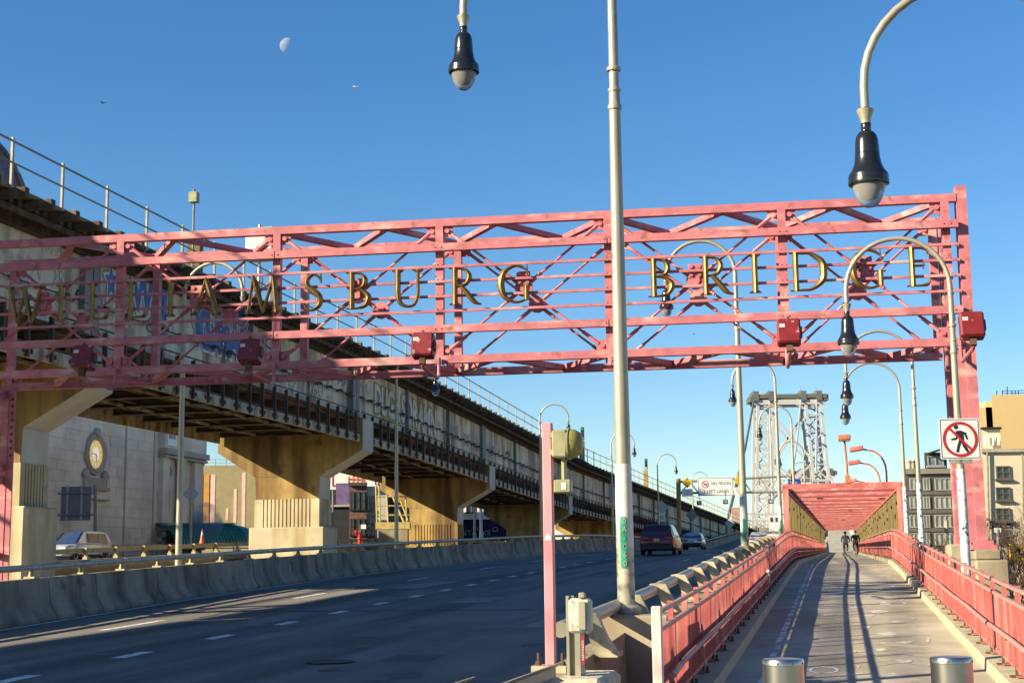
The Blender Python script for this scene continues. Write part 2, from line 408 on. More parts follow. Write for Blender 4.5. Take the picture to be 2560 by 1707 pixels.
# girders, one per span on either side
ends = [VA, -10, 17.2, 34] + PIERV + [VB]
for a, b in zip(ends, ends[1:]):
    for u, nm in ((-25.6, 'girder'), (-32.9, 'girder')):
        lo = u < -30 and b < 40  # out-of-view near spans made narrow and shallow so sun reaches the road
        if lo: u = -31.2
        mb = MB(); n = max(1, int((b - a) / 6))
        for i in range(n):
            p, q = a + .15 + (b - a - .3) * i / n, a + .15 + (b - a - .3) * (i + 1) / n
            zc_, zh_ = (11.2, 1.4) if not lo else (11.35, 1.25)
            mb.boxax((VU(u, p, zc_) + VU(u, q, zc_)) / 2, (VU(u, q, zc_) - VU(u, p, zc_)) / 2, EU * .03, EZ * zh_)
        girder = mb.build(nm, STEELP, viad)
        mb = MB(); run(mb, u, 12.62, .55, .06, a + .15, b - .15); run(mb, u, 9.78 if not lo else 10.1, .55, .07, a + .15, b - .15)
        mb.build('flange', STEELD, girder)
        if u > -30:
            n = max(1, int((b - a) / 9.8))
            for i in range(n + 1):
                v = a + .3 + (b - a - .6) * i / n
                MB().box(VU(-25.46, v, 11.2), (.24, .5 if i in (0, n) else .10, 2.75), EU, EV).build('stiffener', STEELB, girder)
            mb = MB(); v = a + 1.
            while v < b - 1:
                mb.box(VU(-25.42, v, 10.95 + .0), (.3, .3, .10), EU, EV); v += 1.6
            mb.tube([VU(-25.35, a + .3, 10.9), VU(-25.35, (a + b) / 2, 10.9), VU(-25.35, b - .3, 10.9)], .03, 5)
            stuff(mb.build('cable_bracket', STEELD, girder))
            mb = MB()
            n = max(1, int((b - a) / 6))
            for i in range(n):
                p, q = a + .2 + (b - a - .4) * i / n, a + .2 + (b - a - .4) * (i + 1) / n
                mb.beam(VU(-25.15, p, 8.62), VU(-25.15, q, 8.62), .12, .42)
            mb.build('fascia', FASC, viad)
            mb = MB(); run(mb, -25.12, 10.06, .05, .05, a + .2, b - .2); run(mb, -25.12, 9.45, .04, .04, a + .2, b - .2); run(mb, -25.15, 8.88, .16, .06, a + .2, b - .2)
            mb.build('lower_rail', STEELD, viad)
            mb = MB(); v = a + .55
            while v < b - .3:
                for dv in (-.25, .25): mb.box(VU(-25.075, v + dv, 8.62), (.06, .07, .16), EU, EV)
                v += 1.46
            stuff(mb.build('fascia_bolt', STEELD, viad))
        elif b > 40:
                mb = MB(); run(mb, -33.25, 9.3, .12, 1.5, max(34, a + .2), b - .2); mb.build('fascia', FASC, viad)  # far-side fascia made deep to keep sun off the upper piers
# lower posts (small railing) on the near side
pm = MB(); pm.box((0, 0, .75), (.09, .10, 1.55)); pm.box((-.09, 0, .75), (.02, .16, 1.5)); pm = pm.mesh('post', STEELD)
RZ = Matrix.Rotation(-HEAD, 4, 'Z')
for a, b in zip(ends[2:], ends[3:]):
    v = a + .5
    while v < b - .3 and v < 215:
        if v > 36: link('lower_post', pm, viad, Matrix.Translation(VU(-25.04, v, 8.45)) @ RZ)
        v += 1.46
# floor beams and floor plate
fb = MB(); fb.box((0, 0, 0), (7.3, .3, .75)); fb.box((0, 0, -.4), (7.3, .5, .05)); fb = fb.mesh('floor_beam', STEELD)
v = 35.2
while v < 225:
    link('floor_beam', fb, viad, Matrix.Translation(VU(-29.25, v, 9.25)) @ RZ); v += 3.05
mb = MB()
for a in range(VA + 4, VB, 6):
    zz, uc, hw = (9.72, -29.25, 3.62) if a >= 34 else (10.6, -28.4, 2.7)  # near floor plate raised and narrowed for the same strip of sun
    mb.boxax((VU(uc, a, zz) + VU(uc, a + 6, zz)) / 2, (VU(uc, a + 6, zz) - VU(uc, a, zz)) / 2, EU * hw, EZ * .05)
mb.build('floor_plate', RUST, viad)
mb = MB()
for uu in (-31.6, -30.2, -28.3, -26.9): run(mb, uu, 9.2, .18, .5, 34, VB)
mb.build('stringer', STEELD, viad)
mb = MB()
for uu in (-30.8, -27.6): run(mb, uu, 8.9, .08, .12, 20, 220)
mb.build('conduit', FASC, viad)
# timber ties
tm = MB(); tm.box((0, 0, 0), (9.1, .24, .24)); tm = tm.mesh('tie', WOOD)
tl = MB(); tl.box((.42, 0, 0), (9.96, .26, .30)); tl = tl.mesh('walkway_tie', WOOD)
v = VA; k = 0
short = MB()
while v < VB:
    if k % 3 == 0 and 36 < v < 270: link('walkway_tie', tl, viad, Matrix.Translation(VU(-29.2, v, 13.10)) @ RZ)
    else:
        c = VU(-29.2 + (.42 if k % 3 == 0 else 0), v, 13.10); short.box(c if v > 34 else c + EU * .95, ((9.1 if k % 3 else 9.96) - (0 if v > 34 else 1.9), .24, .26), EU, EV)
    v += .515; k += 1
stuff(short.build('short_ties', WOOD, viad))
mb = MB(); run(mb, -25.55, 12.82, .5, .3, VA, VB); run(mb, -24.75, 12.84, .10, .18, VA, VB); mb.build('tie_bearer', WOOD, viad)
for i, uu in enumerate((-24.52, -24.76, -25.0, -25.24)):
    mb = MB(); run(mb, uu, 13.29 + .002 * i, .22, .05, VA, VB); mb.build('walkway_plank', PLANK, viad)
mb = MB(); run(mb, -24.45, 13.36, .06, .10, VA, VB); mb.build('toe_board', PLANK, viad)
mb = MB()
for uu in (-30.9, -29.5, -28.3, -26.9): run(mb, uu, 13.30, .075, .15, VA, VB)
mb.build('running_rail', RUST, viad)
mb = MB(); run(mb, -24.42, 14.80, .05, .05, VA, VB); mb.build('top_rail', RAILG, viad)
mb = MB(); run(mb, -24.42, 14.12, .045, .045, VA, VB); mb.build('middle_rail', RAILG, viad)
rp = MB(); rp.box((0, 0, .76), (.07, .10, 1.66)); rp.box((.0, 0, -.02), (.10, .14, .22)); rp = rp.mesh('railing_post', mat('pale_railing_post', (.33, .30, .22), .6, var=.25, scale=3))
v = 39.45 - 3.03 * 20
while v < VB - 20:
    link('railing_post', rp, viad, Matrix.Translation(VU(-24.42, v, 13.32)) @ RZ); v += 3.03
# trackside signals and cabinets carried on the walkway (things)
def trackside(px_v, kind, label):
    t = thing('railway_signal', label, 'railway signal', VU(-25.2, px_v, 13.3), 'signals along the railway viaduct')
    if kind == 0:
        MB().tube([VU(-25.2, px_v, 13.2), VU(-25.2, px_v, 17.0)], .045, 8).build('post', RAILG, t, True)
        MB().box(VU(-25.2, px_v, 16.72), (.34, .30, .42), EU, EV).build('signal_box', OLIVE, t)
        MB().lathe([(.06, 0), (.08, .05), (.02, .14), (0, .15)], 8, VU(-25.2, px_v, 16.94)).build('finial', RAILG, t, True)
        MB().box(VU(-25.35, px_v + .55, 14.2), (.55, .35, 1.9), EU, EV).box(VU(-25.35, px_v + .55, 15.18), (.62, .42, .06), EU, EV).build('cabinet', mat('brown_cabinet', (.09, .07, .03), .7), t)
    else:
        MB().box(VU(-25.3, px_v, 14.6), (.5, .45, 2.5), EU, EV).build('cabinet', mat('ochre_cabinet', (.30, .19, .06), .7, var=.25), t)
        mb = MB().box(VU(-25.2, px_v, 16.6), (.34, .24, 1.3), EU, EV); mb.build('signal_head', BLACKL, t)
        for dz, m in ((.45, mat('green_lens', (.02, .30, .12), .2)), (0, BLACKP), (-.5, mat('clear_lens', (.7, .66, .5), .2))):
            MB().lathe([(.10, 0), (.10, .03), (0, .05)], 10, VU(-25.2, px_v - .13, 16.6 + dz), -EV).build('lens', m, t, True)
trackside(54.2, 0, 'olive signal box on a thin post above the viaduct walkway railing')
trackside(147, 1, 'dark signal head with green lens on an ochre cabinet beside the tall lamp pole')
trackside(182, 1, 'ochre signal cabinet on the viaduct just left of the truck ban sign')
# hanging white radio panel behind the letter M
t = thing('antenna_panel', 'pale grey antenna panel on a post behind the letter M', 'antenna', VU(-24.9, 60.5, 13.3))
MB().tube([VU(-24.9, 60.5, 13.2), VU(-24.9, 60.5, 17.0)], .07, 8).build('post', GALV, t, True)
mb = MB().box(VU(-24.8, 60.4, 16.05), (1.3, .5, 1.5), EU, EV); mb.build('panel', mat('antenna_grey', (.5, .5, .46), .6), t, bev=.05)
MB().tube([VU(-24.8, 60.2, 15.3), VU(-24.6, 60.2, 14.4), VU(-24.8, 60.3, 13.4)], .03, 6).build('cable', BLACKP, t, True)

# ---- piers
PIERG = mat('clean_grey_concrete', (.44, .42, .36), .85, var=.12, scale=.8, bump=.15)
def pier(v, idx, label, m_low, m_base):
    o = VU(0, v, 0); dz = vz_(v); s = vs_(v) - (.45 if v < 50 else 0)
    t = thing('bridge_pier', label, 'pier', U(-29.2 + s, v + .9, -1), 'hammerhead piers under the viaduct')
    zb = zroad(v) - .6
    def P(name, poly, v0, v1, m, parent=t):
        mb = MB(); mb.prism([(a + s, b) for a, b in poly], EV * v0, EU, EZ, EV * (v1 - v0)); return mb.build(name, m, parent)
    P('cap', [(-33.4, 9.0 + dz), (-25.9, 9.0 + dz), (-25.9, 9.70 + dz), (-25, 9.70 + dz), (-25, 8.0 + dz), (-27.42, 6.66 + dz), (-31.2, 6.66 + dz), (-33.4, 8.05 + dz)], v, v + 1.85, m_low)
    P('cap_end', [(-25, 9.68 + dz), (-24.985, 9.69 + dz), (-24.985, 7.985 + dz), (-27.42, 6.645 + dz), (-27.42, 6.66 + dz), (-25, 8.0 + dz)], v + .015, v + 1.835, PIERG)
    P('side_face', [(-27.46, 6.64 + dz), (-27.44, 6.64 + dz), (-27.48, 5.43 + dz), (-27.50, 5.43 + dz)], v + .05, v + 1.80, PIERG)
    P('column_head', [(-31.16, 6.66 + dz), (-27.46, 6.66 + dz), (-27.50, 5.42 + dz), (-31.12, 5.42 + dz)], v + .02, v + 1.82, m_low)
    # fluted shaft: outline in (u, v) with grooves
    u0, u1, v0, v1 = -31.18 + s, -27.44 + s, v - .02, v + 1.86
    out = []
    def side(p, q, n, nin):
        d = (Vector(q) - Vector(p)); L = d.length; d /= L; nn = Vector(nin); r = [Vector(p)]
        m0 = .42 if L > 3 else .25
        for i in range(n):
            c = m0 + (L - 2 * m0) * (i + .5) / n
            r += [Vector(p) + d * (c - .035), Vector(p) + d * (c - .03) + nn * .10, Vector(p) + d * (c + .03) + nn * .10, Vector(p) + d * (c + .035)]
        return r
    out += side((u0, v0), (u1, v0), 13, (0, 1)) + side((u1, v0), (u1, v1), 7, (-1, 0)) + side((u1, v1), (u0, v1), 13, (0, -1)) + side((u0, v1), (u0, v0), 7, (1, 0))
    zt, zs = 5.42 + dz, 3.9 + dz
    mb = MB(); mb.prism([(p.x, p.y) for p in out], EZ * zs, EU, EV, EZ * (zt - zs)); mb.build('fluted_shaft', m_base, t)
    mb = MB(); mb.ubox(-31.42 + s, -27.1 + s, v - .2, v + 2.05, zb - .5, zs); mb.build('plinth', m_base, t, bev=.06)
LAB = ['concrete hammerhead pier behind the gantry leg at the picture edge', 'concrete hammerhead pier with pale sunlit fluted shaft and plinth', 'rust orange stained hammerhead pier behind the second lamp pole',
       'hammerhead pier left of the pink signal post, fourth along', 'hammerhead pier beyond the pink signal post, fifth along', 'hammerhead pier half hidden behind the maroon van, sixth along']
for i, v in enumerate(PIERV[:6]):
    pier(v, i, LAB[i], PIERR, PIERR if i >= 2 else PIERC)  # first pier's darker cap and column head also stand for shade
for i, v in enumerate(PIERV[6:8]):
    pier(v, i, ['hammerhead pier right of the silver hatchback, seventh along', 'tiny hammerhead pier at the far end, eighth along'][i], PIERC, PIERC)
# ================================================================== GANTRY
GA = Vector((9.25, 30.0, 0)); GD = Vector((-.98799, .15452, 0)); GN = Vector((-.15452, -.98799, 0))   # along, towards the camera
def G(t, n, z): return GA + GD * t + GN * n + Vector((0, 0, z))
gan = thing('sign_gantry', 'pink steel truss gantry spanning the road and carrying gold letters', 'gantry', G(10, 0, 1.8))
TV = [0.12, 3.5, 7.22, 10.95, 14.68, 18.40, 22.12]
ZT, ZB, DB = 9.13, 6.07, -2.1
def gb(name, p, q, w, h, up=(0, 0, 1), m=PINK, parent=gan): return MB().beam(p, q, w, h, up).build(name, m, parent)
TE = 22.3
for n, nm in ((0, 'chord'), (DB, 'chord')):
    for z in (ZT, ZB):
        gb(nm, G(-.12 if n == 0 else .05, n, z), G(TE, n, z), .17, .17)
    for t in TV:
        gb('vertical', G(t, n, ZB + .085), G(t, n, ZT - .085), .17, .17, GN)
# sign frame in front of the truss
for z in (8.54, 6.72):
    for a, b in zip([-.12] + TV[2::2], TV[2::2] + [TE]): gb('sign_chord', G(a + .012, .18, z), G(b - .012, .18, z), .14, .165)
for z in (8.12, 7.79, 7.46, 7.13):
    gb('sign_rail', G(-.1, .12, z), G(TE, .12, z), .055, .055)
# zigzag bracing top and bottom
TV2 = TV
for z, zo in ((ZT, -.02), (ZB, .02)):
    ts = []
    k = 0
    for a, b in zip(TV2, TV2[1:]):
        if b - a < 3: continue
        for i in range(3): ts.append(a + (b - a) * i / 3)
    for i, (a, b) in enumerate(zip(ts, ts[1:])):
        na, nb = (-.09, DB + .09) if i % 2 == 0 else (DB + .09, -.09)
        gb('brace', G(a, na, z + zo), G(b, nb, z + zo), .13, .12)
# X rods with gussets on both planes
for n in (0, DB):
    for a, b in zip(TV2, TV2[1:]):
        if b - a < 3: continue
        mid = G((a + b) / 2, n, (ZT + ZB) / 2)
        for (ta, za), (tb, zb) in (((a + .2, ZT - .2), (b - .2, ZB + .2)), ((a + .2, ZB + .2), (b - .2, ZT - .2))):
            p, q = G(ta, n, za), G(tb, n, zb); d = (q - p).normalized()
            rod = MB().tube([p, q], .028, 6)
            rod.tube([p + d * .06, p + d * .5], .042, 6).tube([q - d * .5, q - d * .06], .042, 6)
            for s in (-1, 1): rod.tube([mid + d * s * .2, mid + d * s * .5], .045, 6)
            rod.build('tie_rod', PINK, gan, True)
        MB().lathe([(.20, -.03), (.20, .03)], 14, mid, GN).lathe([(.1, .03), (.1, .06)], 8, mid, GN).build('gusset', PINK, gan, True)
        for (ta, za) in ((a + .17, ZT - .19), (b - .17, ZT - .19), (a + .17, ZB + .19), (b - .17, ZB + .19)):
            c = G(ta, n, za); mb = MB().box(c, (.26, .03, .26), GD, GN); mb.lathe([(.055, 0), (.055, .07)], 8, c, GN); mb.build('corner_plate', PINK, gan)
        if n == 0:
            c = G((a + b) / 2 + .05, -.02, (ZT + ZB) / 2 + .36); c = G((a + b) / 2, n + .05, 7.62)
            mb = MB().box(c + Vector((0, 0, .18)), (.30, .03, .30), GD, GN)
            for i in (-.09, .09):
                for j in (.09, .27): mb.lathe([(.045, 0), (.045, .05)], 6, c + GD * i + Vector((0, 0, j)), GN)
            mb.build('splice_plate', PINK, gan)
# right post and pedestal
mb = MB().beam(G(-.23, -.1, 1.95), G(-.23, -.1, 9.38), .21, .34, GN); mb.build('post', PINK, gan)
mb = MB().beam(G(-.06, -.12, 1.95), G(-.06, -.12, 5.95), .16, .22, GN); mb.build('inner_post', PINK, gan)
mb = MB().beam(G(-.12, DB, 1.95), G(-.12, DB, 9.2), .24, .30, GN); mb.build('post', PINK, gan)
MB().box(G(-.25, -.1, 1.86), (.5, .6, .10), GD, GN).box(G(-.25, -.1, 1.95), (.38, .5, .08), GD, GN).build('base_plate', PINK, gan)
MB().box(G(-.36, -.2, .5), (.66, 1.1, 2.2), GD, GN).box(G(-.30, -.15, 1.70), (.54, .8, .22), GD, GN).box(G(-.12, DB, .7), (.6, .7, 2.5), GD, GN).build('pedestal', CONC, gan, bev=.04)
# left leg: laced column
zl = 1.0
for n in (0, DB):
    mb = MB().beam(G(22.2, n, zl), G(22.2, n, ZB - .085), .30, .34, GN).beam(G(21.98, n + .13, zl), G(21.98, n + .13, ZB - .085), .16, .05, GN)
    mb.build('leg', PINK, gan)
for k, (za, zb) in enumerate(((1.9, 2.9), (2.95, 3.9), (4.0, 5.0), (5.0, 5.95))):
    na, nb = (0, DB) if k % 2 else (DB, 0)
    gb('lattice', G(22.15, na, za), G(22.15, nb, zb), .10, .14)
mb = MB()
for i in range(9): mb.box(G(21.96, DB + .16, 5.75 - i * .17), (.05, .02, .06), GD, GN)
stuff(mb.build('bolt_row', BLACKP, gan))
MB().box(G(22.2, -1, .2), (1.0, 3.4, 1.7), GD, GN).build('pedestal', CONC, gan, bev=.04)
mb = MB()
for t in TV2:
    for z in (8.54, 6.72):
        for d in (-.07, .07): mb.lathe([(.018, 0), (.012, .02), (0, .022)], 6, G(t + d, .25, z), GN)
    for z in (8.12, 7.79, 7.46, 7.13):
        for d in (-.05, .05): mb.lathe([(.013, 0), (.013, .03)], 6, G(t + d, .10, z + .035), EZ)
stuff(mb.build('bolt_head', PINK, gan))

# ---- serif letters: strokes of (x, y, width) with a rounded ridge
def cr(pts, n=7):
    out = []
    P = [pts[0]] + list(pts) + [pts[-1]]
    for i in range(1, len(P) - 2):
        for k in range(n):
            t = k / n; a, b, c, d = P[i - 1], P[i], P[i + 1], P[i + 2]
            out.append(tuple(.5 * (2 * b[j] + (c[j] - a[j]) * t + (2 * a[j] - 5 * b[j] + 4 * c[j] - d[j]) * t * t + (3 * b[j] - a[j] - 3 * c[j] + d[j]) * t ** 3) for j in range(3)))
    out.append(tuple(pts[-1])); return out
def ser(x0, x1, y, top):
    s = -1 if top else 1
    xm = (x0 + x1) / 2
    return [[(x0, y, .03), (x1, y, .03)], [(x0 + .03, y + s * .012, .02), (xm, y + s * .05, .11), (x1 - .03, y + s * .012, .02)]]
def stem(x, w=.155, y0=0., y1=1.): return [[(x, y0, w), (x, y0 + .15, w * .93), (x, (y0 + y1) / 2, w * .88), (x, y1 - .15, w * .93), (x, y1, w)]]
GL = {
 'I': (.30, stem(.15) + ser(0, .30, .015, 0) + ser(0, .30, .985, 1)),
 'L': (.60, stem(.15) + ser(0, .30, .985, 1) + [[(0, .015, .03), (.4, .025, .05), (.54, .04, .06)], cr([(.42, .03, .05), (.54, .06, .09), (.60, .22, .03)])]),
 'E': (.58, stem(.15) + [[(0, .015, .03), (.5, .025, .055)], cr([(.40, .03, .05), (.52, .06, .085), (.58, .2, .03)]), [(0, .985, .03), (.5, .975, .055)], cr([(.42, .97, .05), (.52, .94, .08), (.545, .82, .03)]), [(.15, .53, .05), (.42, .53, .05)], [(.42, .44, .03), (.44, .53, .05), (.42, .63, .03)]]),
 'D': (.90, stem(.15) + [cr([(0, .985, .03), (.3, .975, .05), (.55, .95, .08), (.80, .74, .165), (.84, .5, .19), (.80, .26, .165), (.55, .05, .08), (.3, .025, .05), (0, .015, .03)])]),
 'B': (.68, stem(.15) + [cr([(0, .985, .03), (.25, .975, .05), (.42, .93, .08), (.51, .76, .15), (.42, .58, .09), (.15, .53, .04)]), cr([(.15, .53, .04), (.40, .51, .08), (.57, .38, .14), (.60, .25, .165), (.50, .08, .1), (.28, .02, .05), (0, .015, .03)])]),
 'R': (.82, stem(.15) + ser(0, .30, .015, 0) + [cr([(0, .985, .03), (.25, .975, .05), (.44, .93, .08), (.53, .74, .155), (.42, .54, .09), (.15, .49, .04)]), cr([(.30, .50, .08), (.42, .38, .13), (.62, .12, .14), (.74, .03, .08), (.86, .0, .03)])]),
 'G': (.90, [cr([(.80, .84, .03), (.66, .945, .07), (.46, .975, .06), (.20, .83, .13), (.10, .5, .19), (.20, .17, .14), (.46, .02, .07), (.66, .04, .06), (.78, .10, .05)]), [(.78, .06, .13), (.78, .2, .14), (.78, .43, .15)], [(.64, .435, .03), (.92, .435, .03)], [(.80, .99, .02), (.80, .83, .05), (.81, .72, .02)]]),
 'U': (.86, [cr([(.15, 1., .155), (.15, .7, .14), (.15, .34, .145), (.22, .11, .12), (.42, .015, .07), (.60, .08, .075), (.69, .34, .08), (.69, .7, .08), (.69, 1, .09)])] + ser(0, .30, .985, 1) + ser(.55, .84, .985, 1)),
 'M': (1.02, [[(.10, 0, .06), (.22, .95, .075)], [(.22, 1.02, .06), (.30, .8, .16), (.52, .02, .08)], [(.50, .0, .05), (.76, .85, .08), (.80, 1.02, .05)], [(.78, 1.0, .10), (.82, .8, .15), (.90, 0, .15)]] + ser(0, .22, .015, 0) + ser(.76, 1.04, .015, 0)),
 'A': (.86, [[(.09, 0, .05), (.40, .95, .075)], [(.40, 1.03, .03), (.46, .86, .15), (.74, 0, .165)], [(.2, .35, .05), (.64, .35, .05)]] + ser(0, .22, .015, 0) + ser(.60, .90, .015, 0)),
 'W': (1.14, [[(.12, 1, .15), (.22, .6, .14), (.36, -.01, .07)], [(.36, .0, .05), (.58, .8, .07), (.62, 1, .06)], [(.54, 1, .15), (.62, .6, .14), (.78, -.01, .07)], [(.78, .0, .05), (1.0, .8, .065), (1.05, 1, .06)]] + ser(0, .28, .985, 1) + ser(.92, 1.16, .985, 1)),
 'S': (.56, [cr([(.50, .80, .03), (.42, .93, .07), (.27, .975, .06), (.12, .84, .12), (.14, .67, .15), (.32, .52, .175), (.47, .36, .16), (.46, .16, .13), (.28, .02, .06), (.12, .06, .07), (.04, .22, .03)]), [(.50, .99, .02), (.50, .85, .05), (.51, .74, .02)]]),
}
HL = .83
def letter_mesh(ch):
    adv, strokes = GL[ch]; mb = MB()
    for si, st in enumerate(strokes):
        pts = [Vector((x - adv / 2, y, 0)) for x, y, w in st]; ws = [p[2] for p in st]; rows = []
        for i, p in enumerate(pts):
            d = (pts[min(i + 1, len(pts) - 1)] - pts[max(i - 1, 0)]).normalized(); nn = Vector((-d.y, d.x, 0)); w = ws[i] / 2
            h = .022 + .045 * min(1, ws[i] / .16) + .0007 * si
            prof = [(-1, -.05), (-1, .0), (-.72, h * .62), (0, h), (.72, h * .62), (1, .0), (1, -.05), (-1, -.05)]
            rows.append([(p + nn * w * a) * HL + Vector((0, 0, b + .0005 * si)) for a, b in prof])
        mb.strip(rows)
        for r in (rows[0], rows[-1]): mb.add(r[:7], [tuple(range(7))])
    return mb.mesh('letter', GOLD, True)
LM = {}
TXT = "WILLIAMSBURGBRIDGE"
TP = [20.62, 19.72, 18.84, 17.92, 17.11, 16.26, 14.94, 13.79, 12.74, 11.62, 10.36, 9.27, 6.08, 4.92, 4.10, 3.0, 1.79, .75]
for ch, tp in zip(TXT, TP):
    if ch not in LM: LM[ch] = letter_mesh(ch)
    mw = Matrix.Identity(4)
    ex, ey, ez = -GD, Vector((0, 0, 1)), GN
    for i in range(3): mw[i][0], mw[i][1], mw[i][2] = ex[i], ey[i], ez[i]
    o = G(tp, .235, 7.235); mw.translation = o
    link('letter', LM[ch], gan, mw)['label'] = 'gold serif letter ' + ch

# ---- text helper
_TX = {}
def text_mesh(s, size=1., m=BLACKP, ext=.002, sx=1., off=0.):
    k = (s, size, m.name, ext, sx, off)
    if k in _TX: return _TX[k]
    c = bpy.data.curves.new('lettering', 'FONT'); c.body = s; c.size = size; c.extrude = ext; c.align_x = 'CENTER'; c.align_y = 'CENTER'; c.offset = off; c.resolution_u = 3
    o = bpy.data.objects.new('lettering', c)
    me = bpy.data.meshes.new_from_object(o)
    me.transform(Matrix.Diagonal((sx, 1, 1, 1))); me.name = 'lettering'; me.materials.clear(); me.materials.append(m)
    bpy.data.objects.remove(o); bpy.data.curves.remove(c); _TX[k] = me; return me
def frame(o, ex, ey, ez=None):
    ex = Vector(ex); ey = Vector(ey); ez = Vector(ez) if ez else ex.cross(ey); mw = Matrix.Identity(4)
    for i in range(3): mw[i][0], mw[i][1], mw[i][2] = ex[i], ey[i], ez[i]
    mw.translation = Vector(o); return mw
def text(s, o, ex, ey, size, parent, m=BLACKP, sx=1., off=0., name='lettering'):
    return link(name, text_mesh(s, size, m, .002, sx, off), parent, frame(o, ex, ey))

# ---- floodlights (things) in front of the gantry
FLB = [(18.40, 'red floodlight box hung in front of the first two letters L'), (14.68, 'red floodlight box hung below the letters A and M'), (10.95, 'red floodlight box hung between the letters U and R'),
       (3.5, 'red floodlight box hung below the letter D'), (-.02, 'red floodlight box at the end of the gantry beside its post')]
for t0, lab in FLB:
    n0 = 1.75; c = G(t0, n0, 6.12)
    th = thing('floodlight', lab, 'floodlight', G(t0, n0, 5.7), 'red floodlights below the gantry sign')
    tilt = math.radians(14); ey = (GN * math.cos(tilt) + EZ * math.sin(tilt)); ez = (EZ * math.cos(tilt) - GN * math.sin(tilt))
    body = MB().box(c, (.46, .30, .52), GD, ey, ez).build('housing', REDB, th, bev=.035)
    MB().box(c - ey * .17, (.40, .04, .46), GD, ey, ez).build('lens', GLASSL, th)
    MB().box(c + ez * .28 + ey * .1, (.05, .05, .06), GD, ey, ez).box(c - GD * .245, (.03, .16, .2), GD, ey, ez).build('latch', RUST, th)
    MB().box(c - ez * .33, (.12, .12, .16), GD, ey, ez).build('knuckle', RUST, th)
    MB().tube([c - ez * .40, c - ez * .46 - GN * .12, c - ez * .47 - GN * .5, G(t0, .35, 5.62), G(t0, .17, 5.72), G(t0, .16, 6.1)], .04, 7).build('arm', PINK, th, True)
    s = MB().box(c + GD * .13 + ez * .10 + ey * .153, (.10, .006, .07), GD, ey, ez).build('number_sticker', WHITEP, th)
    text('17', c + GD * .13 + ez * .10 + ey * .159, -GD, ez, .065, th, sx=.9)
gb('spare_bracket', G(7.22, .12, 6.0), G(7.22, .35, 5.75), .08, .08)
# ================================================================== BARRIERS
def dirbar(v): return (U(ubar(v + .5), v + .5, zroad(v + .5)) - U(ubar(v - .5), v - .5, zroad(v - .5))).normalized()
bl = thing('road_barrier', 'long grey concrete barrier with pipe rail along the far side of the road', 'barrier', U(ubar(60), 60, zroad(60)))
JP = [(.30, -.3), (.30, .08), (.12, .36), (.05, .95), (-.16, .95), (-.22, -.3)]
def jersey(v0, v1, off):
    rows = []
    for v in (v0, v1):
        d = dirbar(v); nn = Vector((d.y, -d.x, 0)).normalized(); o = U(ubar(v), v, zroad(v))
        rows.append([o + nn * (a + off) + EZ * b for a, b in JP + JP[:1]])
    mb = MB(); mb.strip(rows)
    for r in rows: mb.add(r[:6], [tuple(range(6))])
    return mb
v = 18.; k = 0
while v < 132:
    w = 1.24 + .5 * ((k * 7) % 5) / 5; gap = .05 if k % 5 == 4 else .014
    jersey(v, v + w - gap, .012 * math.sin(k * 2.3)).build('barrier_segment', CONCB, bl); v += w; k += 1
while v < 330:
    jersey(v, v + 7.98, 0).build('barrier_segment', CONCB, bl); v += 8
def barpt(v, off, h):
    d = dirbar(v); nn = Vector((d.y, -d.x, 0)).normalized(); return U(ubar(v), v, zroad(v)) + nn * off + EZ * h
pts = [barpt(v, -.05, 1.19) for v in [18 + 4 * i for i in range(78)]]
rail = MB().tube(pts, .075, 10).build('pipe_rail', GALVD, bl, True)
bm_ = MB(); bm_.box((0, 0, .02), (.26, .24, .04)); bm_.prism([(-.09, .04), (.09, .04), (.04, .20), (-.04, .20)], (0, -.02, 0), (1, 0, 0), (0, 0, 1), (0, .04, 0)); bm_.box((0, .0, .12), (.035, .2, .16)); bm_ = bm_.mesh('rail_bracket', mat('sunlit_bracket', (.42, .35, .20), .6, var=.2, scale=5))
v = 19.2
while v < 190:
    o = barpt(v, -.05, .95); link('rail_bracket', bm_, bl, Matrix.Translation(o) @ RZ); v += 2.75
mb = MB()
for v in [18 + 6 * i for i in range(18)]: mb.lathe([(.082, -.06), (.082, .06)], 10, barpt(v, -.05, 1.19), EV)
mb.build('rail_sleeve', GALVD, rail, True)
# guard rails of the side road beyond the viaduct
gr = thing('guard_rail', 'ochre steel box beam guard rail behind the viaduct piers', 'guard rail', U(-35.2, 80, zleft(80)))
gp = mat('ochre_rail_steel', (.40, .32, .16), .6, var=.25, scale=3, col2=(.2, .13, .06), thr=.6, s2=3)
mb = MB()
for v in range(40, 220, 6): mb.beam(U(-35.0, v, zleft(v) + .80), U(-35.0, v + 6, zleft(v + 6) + .80), .12, .22)
mb.build('beam', gp, gr)
mb = MB()
for v in range(40, 220, 6): mb.beam(U(-35.0, v, zleft(v) + .18), U(-35.0, v + 6, zleft(v + 6) + .18), .25, .42)
mb.build('kerb_beam', CONC, gr)
for v in range(40, 220, 3): MB().ubox(-34.93, -34.80, v - .09, v + .09, zleft(v) + .4, zleft(v) + .94).ubox(-34.96, -34.72, v - .16, v + .16, zleft(v) + .38, zleft(v) + .50).build('rail_post', gp, gr)
gr2 = thing('guard_rail', 'thin grey guard rail along the far edge of the side road', 'guard rail', U(-49.6, 90, zleft(90)))
mb = MB()
for v in range(60, 200, 8): mb.beam(U(-49.6, v, zleft(v) + .72), U(-49.6, v + 8, zleft(v + 8) + .72), .1, .16); mb.beam(U(-49.6, v, zleft(v) + .40), U(-49.6, v + 8, zleft(v + 8) + .40), .08, .1)
mb.build('beam', GALVD, gr2)
for v in range(60, 200, 4): MB().ubox(-49.7, -49.62, v - .06, v + .06, zleft(v), zleft(v) + .8).build('rail_post', GALVD, gr2)

